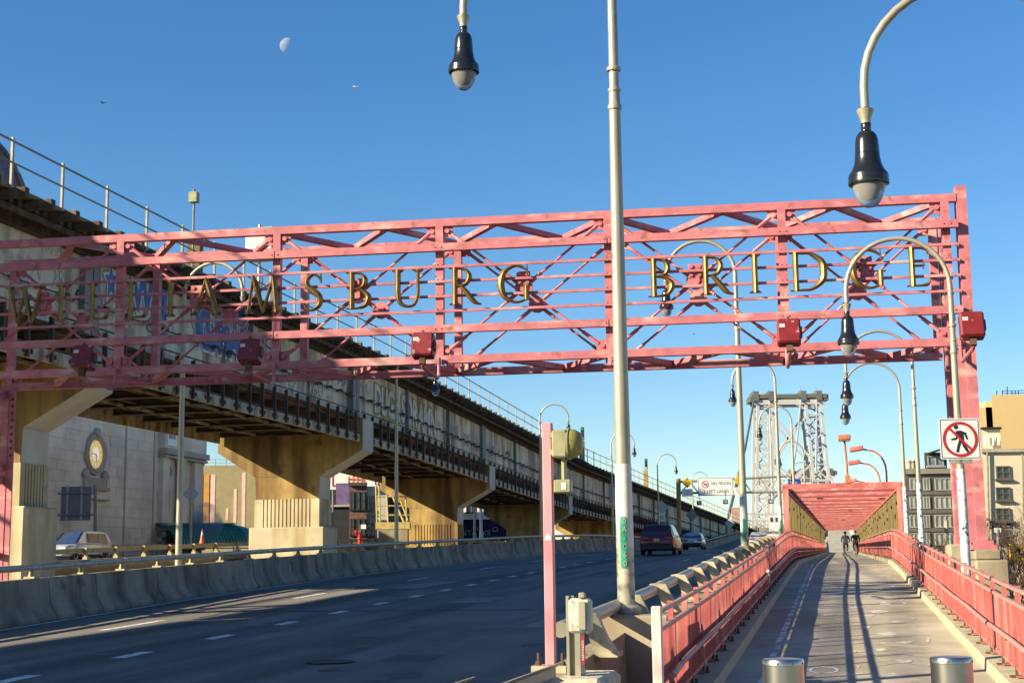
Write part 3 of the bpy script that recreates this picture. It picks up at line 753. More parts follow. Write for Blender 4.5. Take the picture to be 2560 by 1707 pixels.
# right barrier between road and path
br = thing('path_barrier', 'low concrete barrier with pipe rail and wedge brackets beside the path railing', 'barrier', U(-2.5, 40, zpath(40)))
v = 18.3; k = 0
while v < 200:
    w = 2.75; z0, z1 = zpath(v), zpath(v + w)
    P = [(-2.98, -.6), (-2.98, -.05), (-2.80, .18), (-2.72, .70), (-2.20, .72), (-2.18, -.6)]
    rows = [[U(a, v, z0 + b) for a, b in P + P[:1]], [U(a, v + w - .015, z1 + b) for a, b in P + P[:1]]]
    mb = MB(); mb.strip(rows)
    for r in rows: mb.add(r[:6], [tuple(range(6))])
    mb.build('barrier_segment', CONC, br)
    v += w; k += 1
PR = [U(-2.62, v, zpath(v) + 1.06) for v in [13.9, 16, 18, 21] + [24 + 4 * i for i in range(45)]]
prail = MB().tube(PR, .078, 12).build('pipe_rail', GALV, br, True)
mb = MB()
for v in (22.0, 27.6, 33, 38.6): mb.lathe([(.085, -.05), (.085, .05)], 12, U(-2.62, v, zpath(v) + 1.06), EV + EZ * .04)
mb.build('rail_sleeve', GALVD, prail, True)
wb = MB()
wb.prism([(.16, .02), (.36, .02), (.19, .40), (.04, .415), (-.05, .40), (.05, .34), (.08, .26)], (0, -.075, 0), (1, 0, 0), (0, 0, 1), (0, .15, 0))
wb.prism([(.14, .02), (.38, .02), (.30, .14)], (0, -.14, 0), (1, 0, 0), (0, 0, 1), (0, .28, 0))
wb.box((.27, 0, .0), (.30, .40, .05))
for i in (-1, 1): wb.lathe([(.022, 0), (.022, .07)], 6, (.33, .1 * i, .02))
wb = wb.mesh('wedge_bracket', mat('bracket_steel', (.42, .37, .24), .6, var=.2, scale=6, col2=(.25, .2, .12), thr=.62, s2=7))
v = 14.9
while v < 196:
    link('wedge_bracket', wb, br, Matrix.Translation(U(-2.62, v, zpath(v) + .745)) @ RZ); v += 2.75 if v > 18 else 3.4
# near end of that barrier: rough end block, wall, lamp pedestal, apron
eb = thing('barrier_end', 'broken concrete end block and wall below the pink signal post', 'barrier end', U(-2.6, 13.5, -.4))
rb = MB()
n = 9
for i in range(n):
    for j in range(n): pass
MB().ubox(-2.50, -2.05, 12.75, 13.9, -.9, .60).build('end_block', CONCROUGH, eb, bev=.05)
mb = MB()
for i in range(70):
    a, b = random.uniform(-2.49, -2.07), random.uniform(-.8, .55); s = random.uniform(.012, .04)
    mb.lathe([(s, -.01), (s * .8, s * .35), (0, s * .5)], 6, U(a, 12.745, b), -EV)
mb.build('exposed_aggregate', CONCROUGH, eb)
WP = [(-2.72, -.8), (-2.72, .62), (-2.44, .66), (-2.40, -.8)]
rows = [[U(a, 13.92, b) for a, b in WP + WP[:1]], [U(a, 18.29, b + .22) for a, b in WP + WP[:1]]]
mb = MB(); mb.strip(rows); [mb.add(r[:4], [(0, 1, 2, 3)]) for r in rows]; mb.build('wall', CONC, eb)
mb = MB(); mb.ubox(-2.78, -1.93, 16.9, 18.28, -.8, 1.0); mb.build('lamp_pedestal', CONC, eb, bev=.03)
P = [(-3.75, 9.5), (-3.15, 13.2), (-2.98, 18.2), (-2.70, 18.2), (-2.50, 13.0), (-2.4, 9.5)]
mb = MB(); vs = []
for a, b in P: vs.append(U(a, b, zroad(b) + .02))
top = [U(a + (.25 if i < 3 else 0), b, .44 + .015 * (b - 12)) for i, (a, b) in enumerate(P)]
mb.add(vs + top, [(0, 1, 7, 6), (1, 2, 8, 7), (2, 3, 9, 8), (3, 4, 10, 9), (4, 5, 11, 10), (5, 0, 6, 11), (6, 7, 8, 9, 10, 11)]); mb.build('apron', CURBC, eb)
# guard rail pieces at the very bottom of the picture
gq = thing('guard_rail', 'dented steel guard rail end lying beside the broken concrete block', 'guard rail', U(-3.2, 11.5, .3))
WB = [(-.15, -.03), (-.10, .05), (-.03, .05), (0, -.02), (.03, .05), (.10, .05), (.15, -.03)]
def wbeam(p, q, m, parent, w=1.):
    p = Vector(p); q = Vector(q); d = (q - p).normalized(); nn = Vector((d.y, -d.x, 0)).normalized(); up = nn.cross(d)
    mb = MB(); rows = [[o + up * a * w + nn * b * w for a, b in WB] + [o + up * a * w + nn * (b - .02) * w for a, b in reversed(WB)] + [o + up * WB[0][0] * w + nn * WB[0][1] * w] for o in (p, q)]
    mb.strip(rows); return mb.build('rail_beam', m, parent)
wbeam(U(-2.38, 12.55, .60), U(-3.05, 9.0, .36), GALVD, gq, 1.1)
wbeam(U(-3.10, 12.3, .50), U(-3.75, 9.2, .3), GALVD, gq)
MB().beam(U(-2.98, 12.2, .52), U(-3.7, 10.4, .36), .16, .06).beam(U(-2.55, 12.4, .46), U(-3.1, 11.9, .44), .3, .08).build('spacer', CURBC, gq)
for a, b in ((-2.75, 10.8), (-3.35, 10.9)): MB().box(U(a, b, .0), (.1, .14, .75)).build('rail_post', GALVD, gq)

# pink signal post, control box, channel post
PV, PUU = 13.3, -2.6
t = thing('signal_post', 'pale pink steel post with an olive signal housing seen from behind', 'signal post', U(PUU, PV, .66))
MB().ubox(PUU - .045, PUU + .045, PV - .045, PV + .045, .68, 2.88).build('post', PINKPOST, t, bev=.008)
MB().ubox(PUU - .16, PUU + .16, PV - .13, PV + .13, .62, .68).build('base_plate', CURBC, t)
for a in (-.11, .11): MB().lathe([(.03, 0), (.03, .03), (.014, .04), (.014, .11)], 6, U(PUU + a, PV - .03, .68)).build('anchor_bolt', RUST, t)
hz = 2.68
mb = MB(); mb.prism([(.06, hz - .13), (.06, hz + .12), (.2, hz + .125), (.2, hz - .135)], U(PUU, PV - .12, 0), EU, EZ, EV * .26); hs = mb.build('housing', OLIVE, t, bev=.015)
MB().lathe([(.135, 0), (.14, .02), (.13, .06), (.10, .11), (.05, .13), (0, .135)], 18, U(PUU + .2, PV + .0, hz), EU).build('lens', LENS, t, True)
MB().lathe([(.15, -.012), (.15, .012)], 18, U(PUU + .2, PV, hz), EU).build('lens_ring', OLIVE, t, True)
for dz in (.08, -.08): MB().ubox(PUU + .03, PUU + .075, PV - .08, PV + .06, hz + dz - .025, hz + dz + .025).build('clamp', GALVD, t)
MB().tube([U(PUU + .15, PV, hz - .12), U(PUU + .15, PV, hz - .36)], .024, 8).build('conduit', OLIVE, t, True)
MB().ubox(PUU + .06, PUU + .22, PV - .06, PV + .06, hz - .45, hz - .33).build('junction_box', OLIVE, t, bev=.01)
MB().ubox(PUU + .135, PUU + .18, PV - .066, PV - .061, hz - .42, hz - .36).build('white_sticker', WHITEP, t)
MB().prism([(-.03, 1.80), (.03, 1.80), (.03, 1.835), (0, 1.865), (-.03, 1.835)], U(PUU, PV - .047, 0), EU, EZ, EV * -.003).build('arrow_sticker', WHITEP, t)
CV, CU = 13.15, -2.36
t = thing('control_box', 'dented grey electrical control box on a rusty channel post', 'control box', U(CU, CV, .6))
MB().ubox(CU - .06, CU - .035, CV - .04, CV + .04, .6, 1.30).ubox(CU - .06, CU + .0, CV + .04, CV + .05, .6, 1.30).build('channel_post', GALV, t)
mb = MB().ubox(CU - .032, CU + .17, CV - .08, CV + .06, .97, 1.28); mb.build('cabinet', mat('battered_grey_box', (.46, .43, .35), .6, var=.3, scale=12, col2=(.12, .12, .12), thr=.66, soft=.05, s2=14), t, bev=.025)
MB().ubox(CU + .06, CU + .13, CV - .10, CV - .08, 1.0, 1.25).ubox(CU + .065, CU + .12, CV - .09, CV - .02, 1.28, 1.33).build('hinge_bar', GALV, t, bev=.008)
MB().ubox(CU + .02, CU + .07, CV - .07, CV + .0, .6, .97).build('channel_leg', GALV, t)
MB().ubox(CU + .075, CU + .11, CV - .072, CV - .05, .62, .98).build('dark_leg', mat('dark_channel', (.05, .05, .06), .6), t)
s = MB().ubox(CU + .083, CU + .108, CV - .078, CV - .073, .70, .95).build('red_sticker', REDPR, t)
text('NZONZO', U(CU + .0955, CV - .079, .825), EZ, -EU, .03, t, WHITEP, 1.3)

# ================================================================== RAILINGS ALONG THE PATH
post_m = MB(); post_m.box((0, 0, .675), (.06, .05, 1.25)); post_m.box((0, 0, .03), (.14, .12, .02)); post_m.box((0, 0, 1.305), (.066, .056, .02)); post_m = post_m.mesh('post', REDP)
foot_m = MB(); foot_m.box((0, 0, .0), (.16, .14, .02)); foot_m.lathe([(.02, 0), (.02, .06)], 6, (.05, 0, .01)); foot_m.box((0, 0, .06), (.03, .05, .12)); foot_m = foot_m.mesh('foot', RUST)
def railing(side, u, v0, label):
    t = thing('path_railing', label, 'railing', U(u, v0, zpath(v0)), 'red railings along the bike path')
    bays = [v0 + 1.45 * i for i in range(int((57 - v0) / 1.45) + 1)] + [58.5 + 2.9 * i for i in range(49)]
    hf = lambda v: 1.17 + (.1 if v > 50 else .1 * max(0, (v - 35) / 15))
    zt = lambda v: zpath(v) + hf(v) + .02
    inn = -1 if side > 0 else 1
    for i, v in enumerate(bays):
        if v > 130: break
        if i == 0 and side < 0:
            MB().ubox(u - .05, u + .05, v - .04, v + .04, zpath(v) - .15, zt(v) + .06).build('end_post', PALEP, t, bev=.012)
            continue
        s = (hf(v) + .05 - .155) / 1.315
        link('post', post_m, t, Matrix.Translation(U(u - inn * .03, v, zpath(v) + .155)) @ RZ @ Matrix.Diagonal((1, 1, s, 1)))
        link('foot', foot_m, t, Matrix.Translation(U(u + inn * .02, v + .12, zpath(v) + .175)) @ RZ)
    for nm, h, w, hh in (('top_rail', 0, .04, .042), ('second_rail', -.17, .04, .042), ('bottom_rail', None, .04, .045)):
        mb = MB()
        for a, b in zip(bays, bays[1:]):
            za, zb = (zt(a) + h, zt(b) + h) if h is not None else (zpath(a) + .275, zpath(b) + .275)
            mb.beam(U(u + inn * .01, a, za), U(u + inn * .01, b, zb), w, hh)
        mb.build(nm, RUSTP if nm != 'bottom_rail' else REDP, t)
    hp = [U(u + inn * .10, v, zpath(v) + .61 + .008 * math.sin(v * 1.1)) for v in bays if v < 130]
    if side < 0: hp[0] = U(u + inn * .10, v0 + .35, zpath(v0) + .57)
    hr = MB().tube(hp, .030, 9).build('hand_rail', RUSTP, t, True)
    mb = MB()
    for v in bays[1::2]:
        if v < 100: mb.box(U(u + inn * .06, v + .3, zpath(v + .3) + .58), (.10, .04, .03), EU, EV)
    mb.build('rail_clip', RUST, hr)
    for a, b in zip(bays, bays[1:]):
        mb = MB(); n = 19 if b - a < 2 else 16
        if a > 100: n = 8
        for k in range(n):
            v = a + (b - a) * (k + .5) / n
            d = .008 if b - a < 2 else .011
            mb.boxax(U(u + inn * .005, v, (zpath(v) + .275 + zt(v) - .17) / 2), EU * .013, EV * d, EZ * ((zt(v) - .17 - zpath(v) - .275) / 2))
        stuff(mb.build('pickets', REDP, t))
    return t
railing(-1, -1.75, 14.3, 'red picket railing between the bike path and the road barrier')
railing(1, 1.98, 11.0, 'sunlit red picket railing on the outer edge of the bike path')
# tag hanging on the left railing
t = thing('cable_tag', 'small grey tag tied to the hand rail of the inner railing', 'tag', U(-1.63, 34.5, zpath(34.5) + .4))
MB().ubox(-1.64, -1.60, 34.4, 34.7, zpath(34.5) + .45, zpath(34.5) + .66).build('tag_plate', GALV, t)
MB().lathe([(.03, -.04), (.05, 0), (.03, .04)], 8, U(-1.63, 34.5, zpath(34.5) + .72)).build('knot', WHITEP, t, True)

# covered part of the path: overhead bars and mesh sides
REDSHADE = mat('shaded_red', (.24, .055, .05), .65, var=.2, scale=2)  # darker red stands for the shaded undersides of the overhead bars
REDP2 = mat('faded_red_paint', (.42, .17, .15), .65, var=.2, scale=2)
cw = thing('covered_walkway', 'red overhead steel frame with olive mesh sides round the bike path', 'walkway', U(.2, 57, zpath(57)))
ZR = lambda v: 4.42 + (v - 57) * .0116
UL, UR = -1.92, 2.3
for u in (UL, UR): MB().ubox(u - .11, u + .11, 56.9, 57.12, zpath(57) - .2, ZR(57) + .1).build('portal_post', REDP, cw)
MB().beam(U(UL - .1, 57, ZR(57) + .08), U(UR + .1, 57, ZR(57) + .08), .2, .18).build('portal_beam', REDP, cw)
v = 58.6; k = 0
while v < 205:
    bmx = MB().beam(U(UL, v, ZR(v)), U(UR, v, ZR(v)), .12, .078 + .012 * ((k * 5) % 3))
    bmx.build('overhead_bar', (REDP, REDSHADE, PINK, REDP, REDSHADE, REDP2)[k % 6], cw); v += 2.05; k += 1
for u in (UL, UR):
    mb = MB()
    for a in range(57, 205, 4): mb.beam(U(u, a, ZR(a)), U(u, a + 4, ZR(a + 4)), .12, .2)
    mb.build('eave_beam', REDP, cw)
    v = 57.3
    while v < 204:
        b = min(v + 4.8, 204)
        mb = MB(); n = 40
        for i in range(n):
            w = v + (b - v) * (i + .5) / n; z0 = zpath(w) + 1.30; z1 = ZR(w) - .1
            mb.boxax(U(u, w, (z0 + z1) / 2), EU * .012, EV * .012, EZ * ((z1 - z0) / 2))
        stuff(mb.build('mesh_panel', MESHY, cw))
        MB().ubox(u - .05, u + .05, v - .06, v + .06, zpath(v) - .1, ZR(v)).build('mesh_post', MESHY if v > 60 else REDP, cw)
        v += 4.8
mb = MB()
for u in (UL + .03, UR - .03):
    for a in range(58, 204, 6): mb.box(U(u, a + 1.7, zpath(a) + 1.9 + .5 * random.random()), (.06, .5, .12), EU, EV)
mb.build('mesh_clip', BLACKP, cw)
# red street lights of the covered part
def redlamp(u, v, z0, z1, arm, label, grp='red lights above the covered walkway'):
    t = thing('walkway_light', label, 'street light', U(u, v, z0), grp)
    m = mat('orange_red_paint', (.42, .13, .05), .6, var=.2, scale=4)
    if arm == 0:
        MB().tube([U(u, v, z0), U(u - .02, v, (z0 + z1) / 2), U(u - .06, v, z1)], .04, 8).build('pole', m, t, True)
        MB().box(U(u - .06, v, z1 + .1), (.46, .62, .20), EU, EV).build('lamp_head', m, t, bev=.03)
        MB().box(U(u - .06, v, z1 - .01), (.40, .56, .03), EU, EV).build('lens', GLASSL, t)
        MB().box(U(u, v, z0 + .1), (.2, .2, .35), EU, EV).build('base_box', m, t)
        return
    pts = [U(u, v, z0), U(u, v, z1 - 1.0)] + [U(u - .8 * (1 - math.cos(a)), v, z1 - 1. + 1.0 * math.sin(a)) for a in [PI / 2 * i / 6 for i in range(1, 7)]] + [U(u - arm, v, z1 + .05)]
    MB().tube(pts, .045, 8).build('pole', m, t, True)
    MB().box(U(u - arm - .3, v, z1 + .08), (.62, .36, .22), EU * .99 + EZ * .12, EV).build('lamp_head', REDP, t, bev=.03)
    MB().box(U(u - arm - .32, v, z1 - .035), (.5, .28, .03), EU * .99 + EZ * .12, EV).build('lens', GLASSL, t)
redlamp(.42, 57, 4.6, 6.2, 0, 'orange red box light on a short stem above the walkway entrance')
for i, (v, z1) in enumerate(((71, 6.85), (82, 6.95), (100, 6.95), (117, 7.15), (142, 7.2))):
    redlamp(2.3, v, ZR(v) + .1, z1, 1.02, 'curved orange red light above the walkway, %s from the entrance' % ['first', 'second', 'third', 'fourth', 'fifth'][i])

# ================================================================== STREET LAMPS
def arch_pts(za, r, drop):
    p = [(0, 0, za)] + [(r - r * math.cos(a), 0, za + r * 1.02 * math.sin(a)) for a in [PI * i / 18 for i in range(1, 18)]] + [(2 * r, 0, za), (2 * r, 0, za - drop)]
    return [Vector(q) for q in p]
def street_lamp(label, base, armdir, HH, style, r=.97):
    rot = (PI - HEAD) if armdir < 0 else -HEAD
    t = thing('street_lamp', label, 'street lamp', base, 'bell shaped street lamps', rotz=rot)
    za = HH + (.62 if style != 'path' else .72); rb = .105 if style != 'path' else .085
    zc = za * .80
    MB().tube([(0, 0, 0), (0, 0, zc)], [rb, rb * .68], 16).build('pole', GALV, t, True)
    MB().tube([(0, 0, zc - .02)] + arch_pts(za, r, za - HH - .50), [rb * .6] + [rb * .58] + [rb * .5] * 19, 14).build('arm', GALV, t, True)
    MB().lathe([(rb * .66, -.02), (rb * .82, 0), (rb * .82, .05), (rb * .68, .07), (rb * .66, .22), (rb * .76, .23), (rb * .76, .26), (rb * .6, .28)], 16, (0, 0, zc)).build('collar', GALV, t, True)
    MB().lathe([(rb * .72, -.01), (rb * .86, 0), (rb * .86, .04), (rb * .72, .05)], 16, (0, 0, zc + .5)).build('collar', GALV, t, True)
    x = 2 * r; zb = HH - .28
    MB().lathe([(.05, .62), (.052, .66), (.082, .74), (.086, .76), (.06, .765)], 16, (x, 0, zb)).build('fitter', GALV, t, True)
    bell = MB().lathe([(.17, -.01), (.197, .0), (.20, .03), (.192, .055), (.197, .075), (.19, .10), (.16, .14), (.135, .20), (.122, .27), (.118, .34), (.112, .44), (.10, .49), (.075, .525), (.048, .54), (.046, .55), (.05, .56), (.05, .61), (.045, .62), (.0, .622)], 24, (x, 0, zb)).build('shade', BLACKL, t, True)
    MB().lathe([(.1205, .30), (.1225, .305), (.1205, .31)], 24, (x, 0, zb)).box((x - .0, -.122, zb + .32), (.05, .02, .03)).build('latch_band', BLACKL, bell)
    MB().lathe([(.0, -.235), (.04, -.228), (.08, -.205), (.115, -.16), (.14, -.10), (.155, -.04), (.16, .0)], 24, (x, 0, zb)).build('globe', GLOBE, t, True)
    MB().lathe([(.0, -.16), (.07, -.13), (.095, -.04), (.10, .0)], 16, (x, 0, zb)).build('lamp_reflector', WHITEP, t, True)
    if style == 'road':
        MB().lathe([(rb + .002, 0), (rb * .96 + .003, .72)], 16, (0, 0, .04)).build('grimy_foot', GRIME, t, True)
        MB().lathe([(rb * .955 + .006, .76), (rb * .89 + .006, 1.75)], 16).build('pale_wrap', WRAP, t, True)
        mb = MB().lathe([(.17, -.04), (.19, 0), (.18, .06), (.135, .09)], 16); mb.build('base_flange', GALVD, t, True)
        st = MB()
        n = 6
        for i in range(n + 1):
            pass
        a0 = [(-.36 + .72 * i / 6) for i in range(7)]
        rows = [[Vector((math.sin(q) * (rb + .008), -math.cos(q) * (rb + .008), z)) for q in a0] for z in (.52, 1.12)]
        if armdir < 0:
            rt = Matrix.Rotation(PI - HEAD * 0, 3, 'Z')
            rows = [[rt @ p for p in r_] for r_ in rows]
        st.strip(rows); st.build('green_sticker', GREENS, t)
    elif style == 'path':
        MB().lathe([(rb + .003, 0), (rb * .86 + .003, 2.6)], 16, (0, 0, .3)).build('sticker_sleeve', STICK, t, True)
        MB().box((0, 0, -.1), (.4, .4, .4)).build('base_block', CONC, t)
    else:
        MB().lathe([(.16, -.4), (.16, .05), (.11, .1)], 12).build('base_flange', GALVD, t, True)
    return t
L1 = street_lamp('tallest near lamp pole with green sticker and grimy foot on the concrete pedestal', U(-2.5, 17.5, 1.02), -1, 7.1, 'road')
street_lamp('lamp with its arch showing behind the letters B and R of the gantry', U(-2.5, 40.4, zpath(40.4) + .75), -1, 7.28, 'road')
street_lamp('lamp on the path barrier just left of the walkway frame', U(-2.55, 67.5, zpath(67.5) + .75), -1, 6.85, 'road')
street_lamp('lamp on the path barrier with its arch in front of the bridge tower top', U(-2.55, 91, zpath(91) + .8), -1, 6.9, 'road')
street_lamp('lamp with a small arch in front of the middle of the bridge tower', U(-2.55, 122, zpath(122) + .8), -1, 6.9, 'road')
street_lamp('farthest lamp on the path barrier, its arch low before the right tower leg', U(-2.55, 152, zpath(152) + .8), -1, 6.9, 'road')
street_lamp('path lamp with its bell hanging large in front of the gantry corner', U(2.38, 14.4, zpath(14.4) - .1), -1, 5.68, 'path')
street_lamp('stickered path lamp carrying the no pedestrians sign', U(2.19, 27.5, zpath(27.5) - .1), -1, 5.53, 'path', r=.93)
street_lamp('path lamp with its pole third from the picture edge behind the outer railing', U(2.36, 44.8, zpath(44.8) - .1), -1, 5.75, 'path')
street_lamp('path lamp standing nearest the walkway entrance', U(2.36, 54.2, zpath(54.2) - .1), -1, 5.7, 'path')
for v, lab in ((41.6, 'lamp beyond the road with its arch behind the letters I A M'), (67, 'lamp pole before the rust stained pier, bell hanging below the gantry'), (95, 'lamp with its arch above the pink signal post'),
               (122, 'lamp mostly hidden behind the tall near lamp pole, only its bell showing'), (152, 'small lamp with its arch left of the truck ban sign'), (189, 'smallest lamp, its arch just behind the truck ban sign')):
    street_lamp(lab, U(ubar(v) - .62, v, zroad(v) + .3), 1, 8.3 if v < 80 else 7.95, 'far')
# lettering on the near lamp's green sticker, facing the camera
for i, chs in enumerate('0A-C60'):
    o = U(-2.5, 17.5, 1.02) + Vector((-.012, -.118, .52 + .05 + .1 * (5 - i)))
    link('lettering', text_mesh(chs, .09, mat('pale_print', (.45, .47, .42), .6), .002, .9), None, frame(o, (1, 0, 0), (0, 0, 1)))['_l1'] = 1
for o in [o for o in COL.objects if o.get('_l1')]:
    del o['_l1']; mwl = o.matrix_local.copy(); o.parent = L1
    o.matrix_parent_inverse = (Matrix.Translation(L1.location) @ Matrix.Rotation(L1.rotation_euler.z, 4, 'Z')).inverted()
# no pedestrians sign
sv = 27.3; sc_ = Vector(U(2.15, sv, 0)); zc = 3.735
t = thing('no_pedestrians_sign', 'square white sign with a crossed out walking figure in a red ring', 'sign', sc_ + Vector((0, 0, zc - .45)))
sx_, sy_ = Vector((1, .03, 0)).normalized(), EZ
sn = Vector((.03, -1, 0)).normalized()
so_ = sc_ + sn * .13 + Vector((0, 0, zc))
S = .73
def sp(a, b, d=0): return so_ + sx_ * a * S + sy_ * b * S + sn * d
def splate(name, pts, d0, d1, m): 
    mb = MB(); mb.prism(pts, so_ + sn * d0, sx_ * S, sy_ * S, sn * (d1 - d0)); return mb.build(name, m, t)
def rr(h, r, n=4):
    out = []
    for cx, cy, a0 in ((h - r, h - r, 0), (-h + r, h - r, 90), (-h + r, -h + r, 180), (h - r, -h + r, 270)):
        for i in range(n + 1):
            a = math.radians(a0 + 90 * i / n); out.append((cx + r * math.cos(a), cy + r * math.sin(a)))
    return out
splate('sign_plate', rr(.5, .04), 0, .006, WHITEP)
ring = MB(); o1, o2 = rr(.475, .03), rr(.458, .02)
def ringmesh(outer, inner, d, m, nm):
    n = len(outer); mb = MB()
    vs = [sp(*p, d) for p in outer] + [sp(*p, d) for p in inner]
    mb.add(vs, [(i, (i + 1) % n, n + (i + 1) % n, n + i) for i in range(n)]); return mb.build(nm, m, t)
ringmesh(o1, o2, .008, BLACKP, 'black_border')
circ = lambda r, n=40: [(r * math.cos(2 * PI * i / n), r * math.sin(2 * PI * i / n) - .01) for i in range(n)]
ringmesh(circ(.43), circ(.365), .013, REDPR, 'red_ring')
c45 = math.cos(PI / 4)
splate('red_slash', [(-.29, .25), (-.25, .29), (.30, -.26), (.26, -.30)], .011, .0125, REDPR)
fig = [[(-.085 + .055 * math.cos(a), .285 + .055 * math.sin(a)) for a in [2 * PI * i / 14 for i in range(14)]],
       [(-.10, .19), (.0, .205), (.085, .17), (.095, .06), (.10, -.05), (.05, -.07), (-.03, -.05), (-.045, .08), (-.10, .02)],
       [(.02, .205), (.155, .15), (.20, -.015), (.16, -.02), (.115, .09), (.04, .13)],
       [(-.06, .14), (-.11, .03), (-.225, -.0), (-.215, -.04), (-.09, -.02), (-.02, .09)],
       [(-.03, -.04), (.045, -.05), (-.01, -.17), (-.05, -.33), (-.115, -.33), (-.075, -.16)],
       [(.02, -.05), (.095, -.05), (.13, -.16), (.21, -.31), (.15, -.33), (.06, -.19)]]
for i, pl in enumerate(fig):
    splate('walking_figure', pl, .007, .0085 + .0003 * i, BLACKP)
MB().beam(sp(-.28, -.53, -.03), sp(.28, -.53, -.03), .06, .10).beam(sp(0, -.62, -.03), sp(0, .62, -.03), .04, .06, sn).build('mounting_bracket', GALVD, t)
# bollards
BV = 11.0
for px, lab in ((1.92, 'stainless steel bollard nearer the inner railing'), (3.13, 'stainless steel bollard nearer the outer railing')):
    b = Vector((px, 10.75, 0)); zt_ = .885
    t = thing('bollard', lab, 'bollard', b + Vector((0, 0, -.2)), 'bollards across the path entrance')
    MB().lathe([(.147, -.25), (.147, zt_ - .045), (.150, zt_ - .043), (.150, zt_ - .012), (.142, zt_)], 40, b).build('shaft', STAINLESS, t, True)
    MB().lathe([(.143, zt_ - .001), (.10, zt_ + .004), (0, zt_ + .006)], 40, b).build('cap', STAINLESS, t, True)
    mb = MB()
    for a in (-2.0, -1.3, -.6): mb.lathe([(.008, 0), (.006, .004), (0, .005)], 8, b + Vector((.150 * math.cos(a), .150 * math.sin(a), zt_ - .028)), (math.cos(a), math.sin(a), 0))
    mb.build('rivet', RUST, t)
# ================================================================== FAR THINGS
def ray(px, py): return RCAM @ Vector(((px - 1280) / FPX, (853.5 - py) / FPX, -1))
def AT(px, py, Y): d = ray(px, py); return CAM + d * (Y / d.y)
def ONU(px, py, u): d = ray(px, py); return CAM + d * (u / d.dot(EU))
XE, YE = Vector((1, 0, 0)), Vector((0, 1, 0))

# ---- bank with clock
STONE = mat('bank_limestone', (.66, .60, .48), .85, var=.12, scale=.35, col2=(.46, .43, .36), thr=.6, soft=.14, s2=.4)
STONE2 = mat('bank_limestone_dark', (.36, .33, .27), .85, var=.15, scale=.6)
UB = -50.7
bk = thing('bank_building', 'pale limestone bank with a round gilded wall clock beyond the viaduct', 'building', U(UB - 8, 96, -7))
MB().ubox(UB - 24, UB - .06, 70, 111.2, -7, 13.5).build('wall', STONE, bk)
bmesh_blk = MB().box((0, 0, 0), (.05, 2.07, .70)).mesh('stone_block', STONE)
bmesh_half = MB().box((0, 0, 0), (.05, 1.03, .70)).mesh('stone_block', STONE2 if False else STONE)
for r in range(14):
    z = 3.0 + .72 * r
    for c in range(9):
        v = 85.6 + 2.10 * c + (1.05 if r % 2 else 0)
        if v > 103.6: continue
        if abs(v - 93.9) < 2.0 and abs(z - 9.6) < 1.9: continue
        link('stone_block', bmesh_blk, bk, Matrix.Translation(U(UB - .035 + .006 * ((r * 7 + c * 3) % 5) / 5, v, z)) @ RZ)
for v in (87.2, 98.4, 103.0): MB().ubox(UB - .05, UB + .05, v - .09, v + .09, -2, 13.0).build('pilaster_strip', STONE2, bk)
MB().ubox(UB - .05, UB + .14, 84, 103, 13.05, 13.45).build('string_course', STONE, bk)
cc = U(UB, 93.9, 9.81)
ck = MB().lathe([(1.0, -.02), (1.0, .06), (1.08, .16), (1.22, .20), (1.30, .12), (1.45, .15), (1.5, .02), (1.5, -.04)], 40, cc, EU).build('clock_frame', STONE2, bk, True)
CLK = mat('gilded_clock_face', (.85, .66, .16), .4, var=.15, scale=4, glow=.12)  # emission added to brighten the dial in the shade
CLW = mat('white_clock_face', (.85, .85, .82), .4, var=.08, scale=4, glow=.12)  # centre and numerals get the same added glow
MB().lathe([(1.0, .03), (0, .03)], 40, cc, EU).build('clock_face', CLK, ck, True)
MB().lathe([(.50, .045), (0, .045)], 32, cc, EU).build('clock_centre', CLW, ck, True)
for k in range(12):
    a = 2 * PI * k / 12; d = EV * math.cos(a) + EZ * math.sin(a)
    MB().beam(cc + EU * .05 + d * .60, cc + EU * .05 + d * .88, .10, .03, EU).build('numeral', CLW, ck)
MB().beam(cc + EU * .08, cc + EU * .08 - EV * .78, .05, .02, EU).beam(cc + EU * .085, cc + EU * .085 - EZ * .55 + EV * .03, .07, .02, EU).build('clock_hand', BLACKP, ck)
mb = MB().ubox(UB - .05, UB + .18, 92.3, 95.5, 7.55, 8.15).ubox(UB - .05, UB + .28, 92.1, 95.7, 7.3, 7.55).ubox(UB - .05, UB + .28, 92.1, 95.7, 6.6, 6.72)
for s in (-1, 1): mb.lathe([(.12, 0), (.40, .05), (.36, .2), (.15, .25), (0, .2)], 14, U(UB, 93.9 + 1.35 * s, 8.35), EU); mb.lathe([(.08, 0), (.26, .05), (.2, .22), (0, .2)], 12, U(UB, 93.9 + 1.0 * s, 8.0), EU)
mb.lathe([(.1, 0), (.34, .06), (.28, .26), (0, .25)], 12, U(UB, 93.9, 11.35), EU); mb.build('clock_console', STONE2, bk, True)
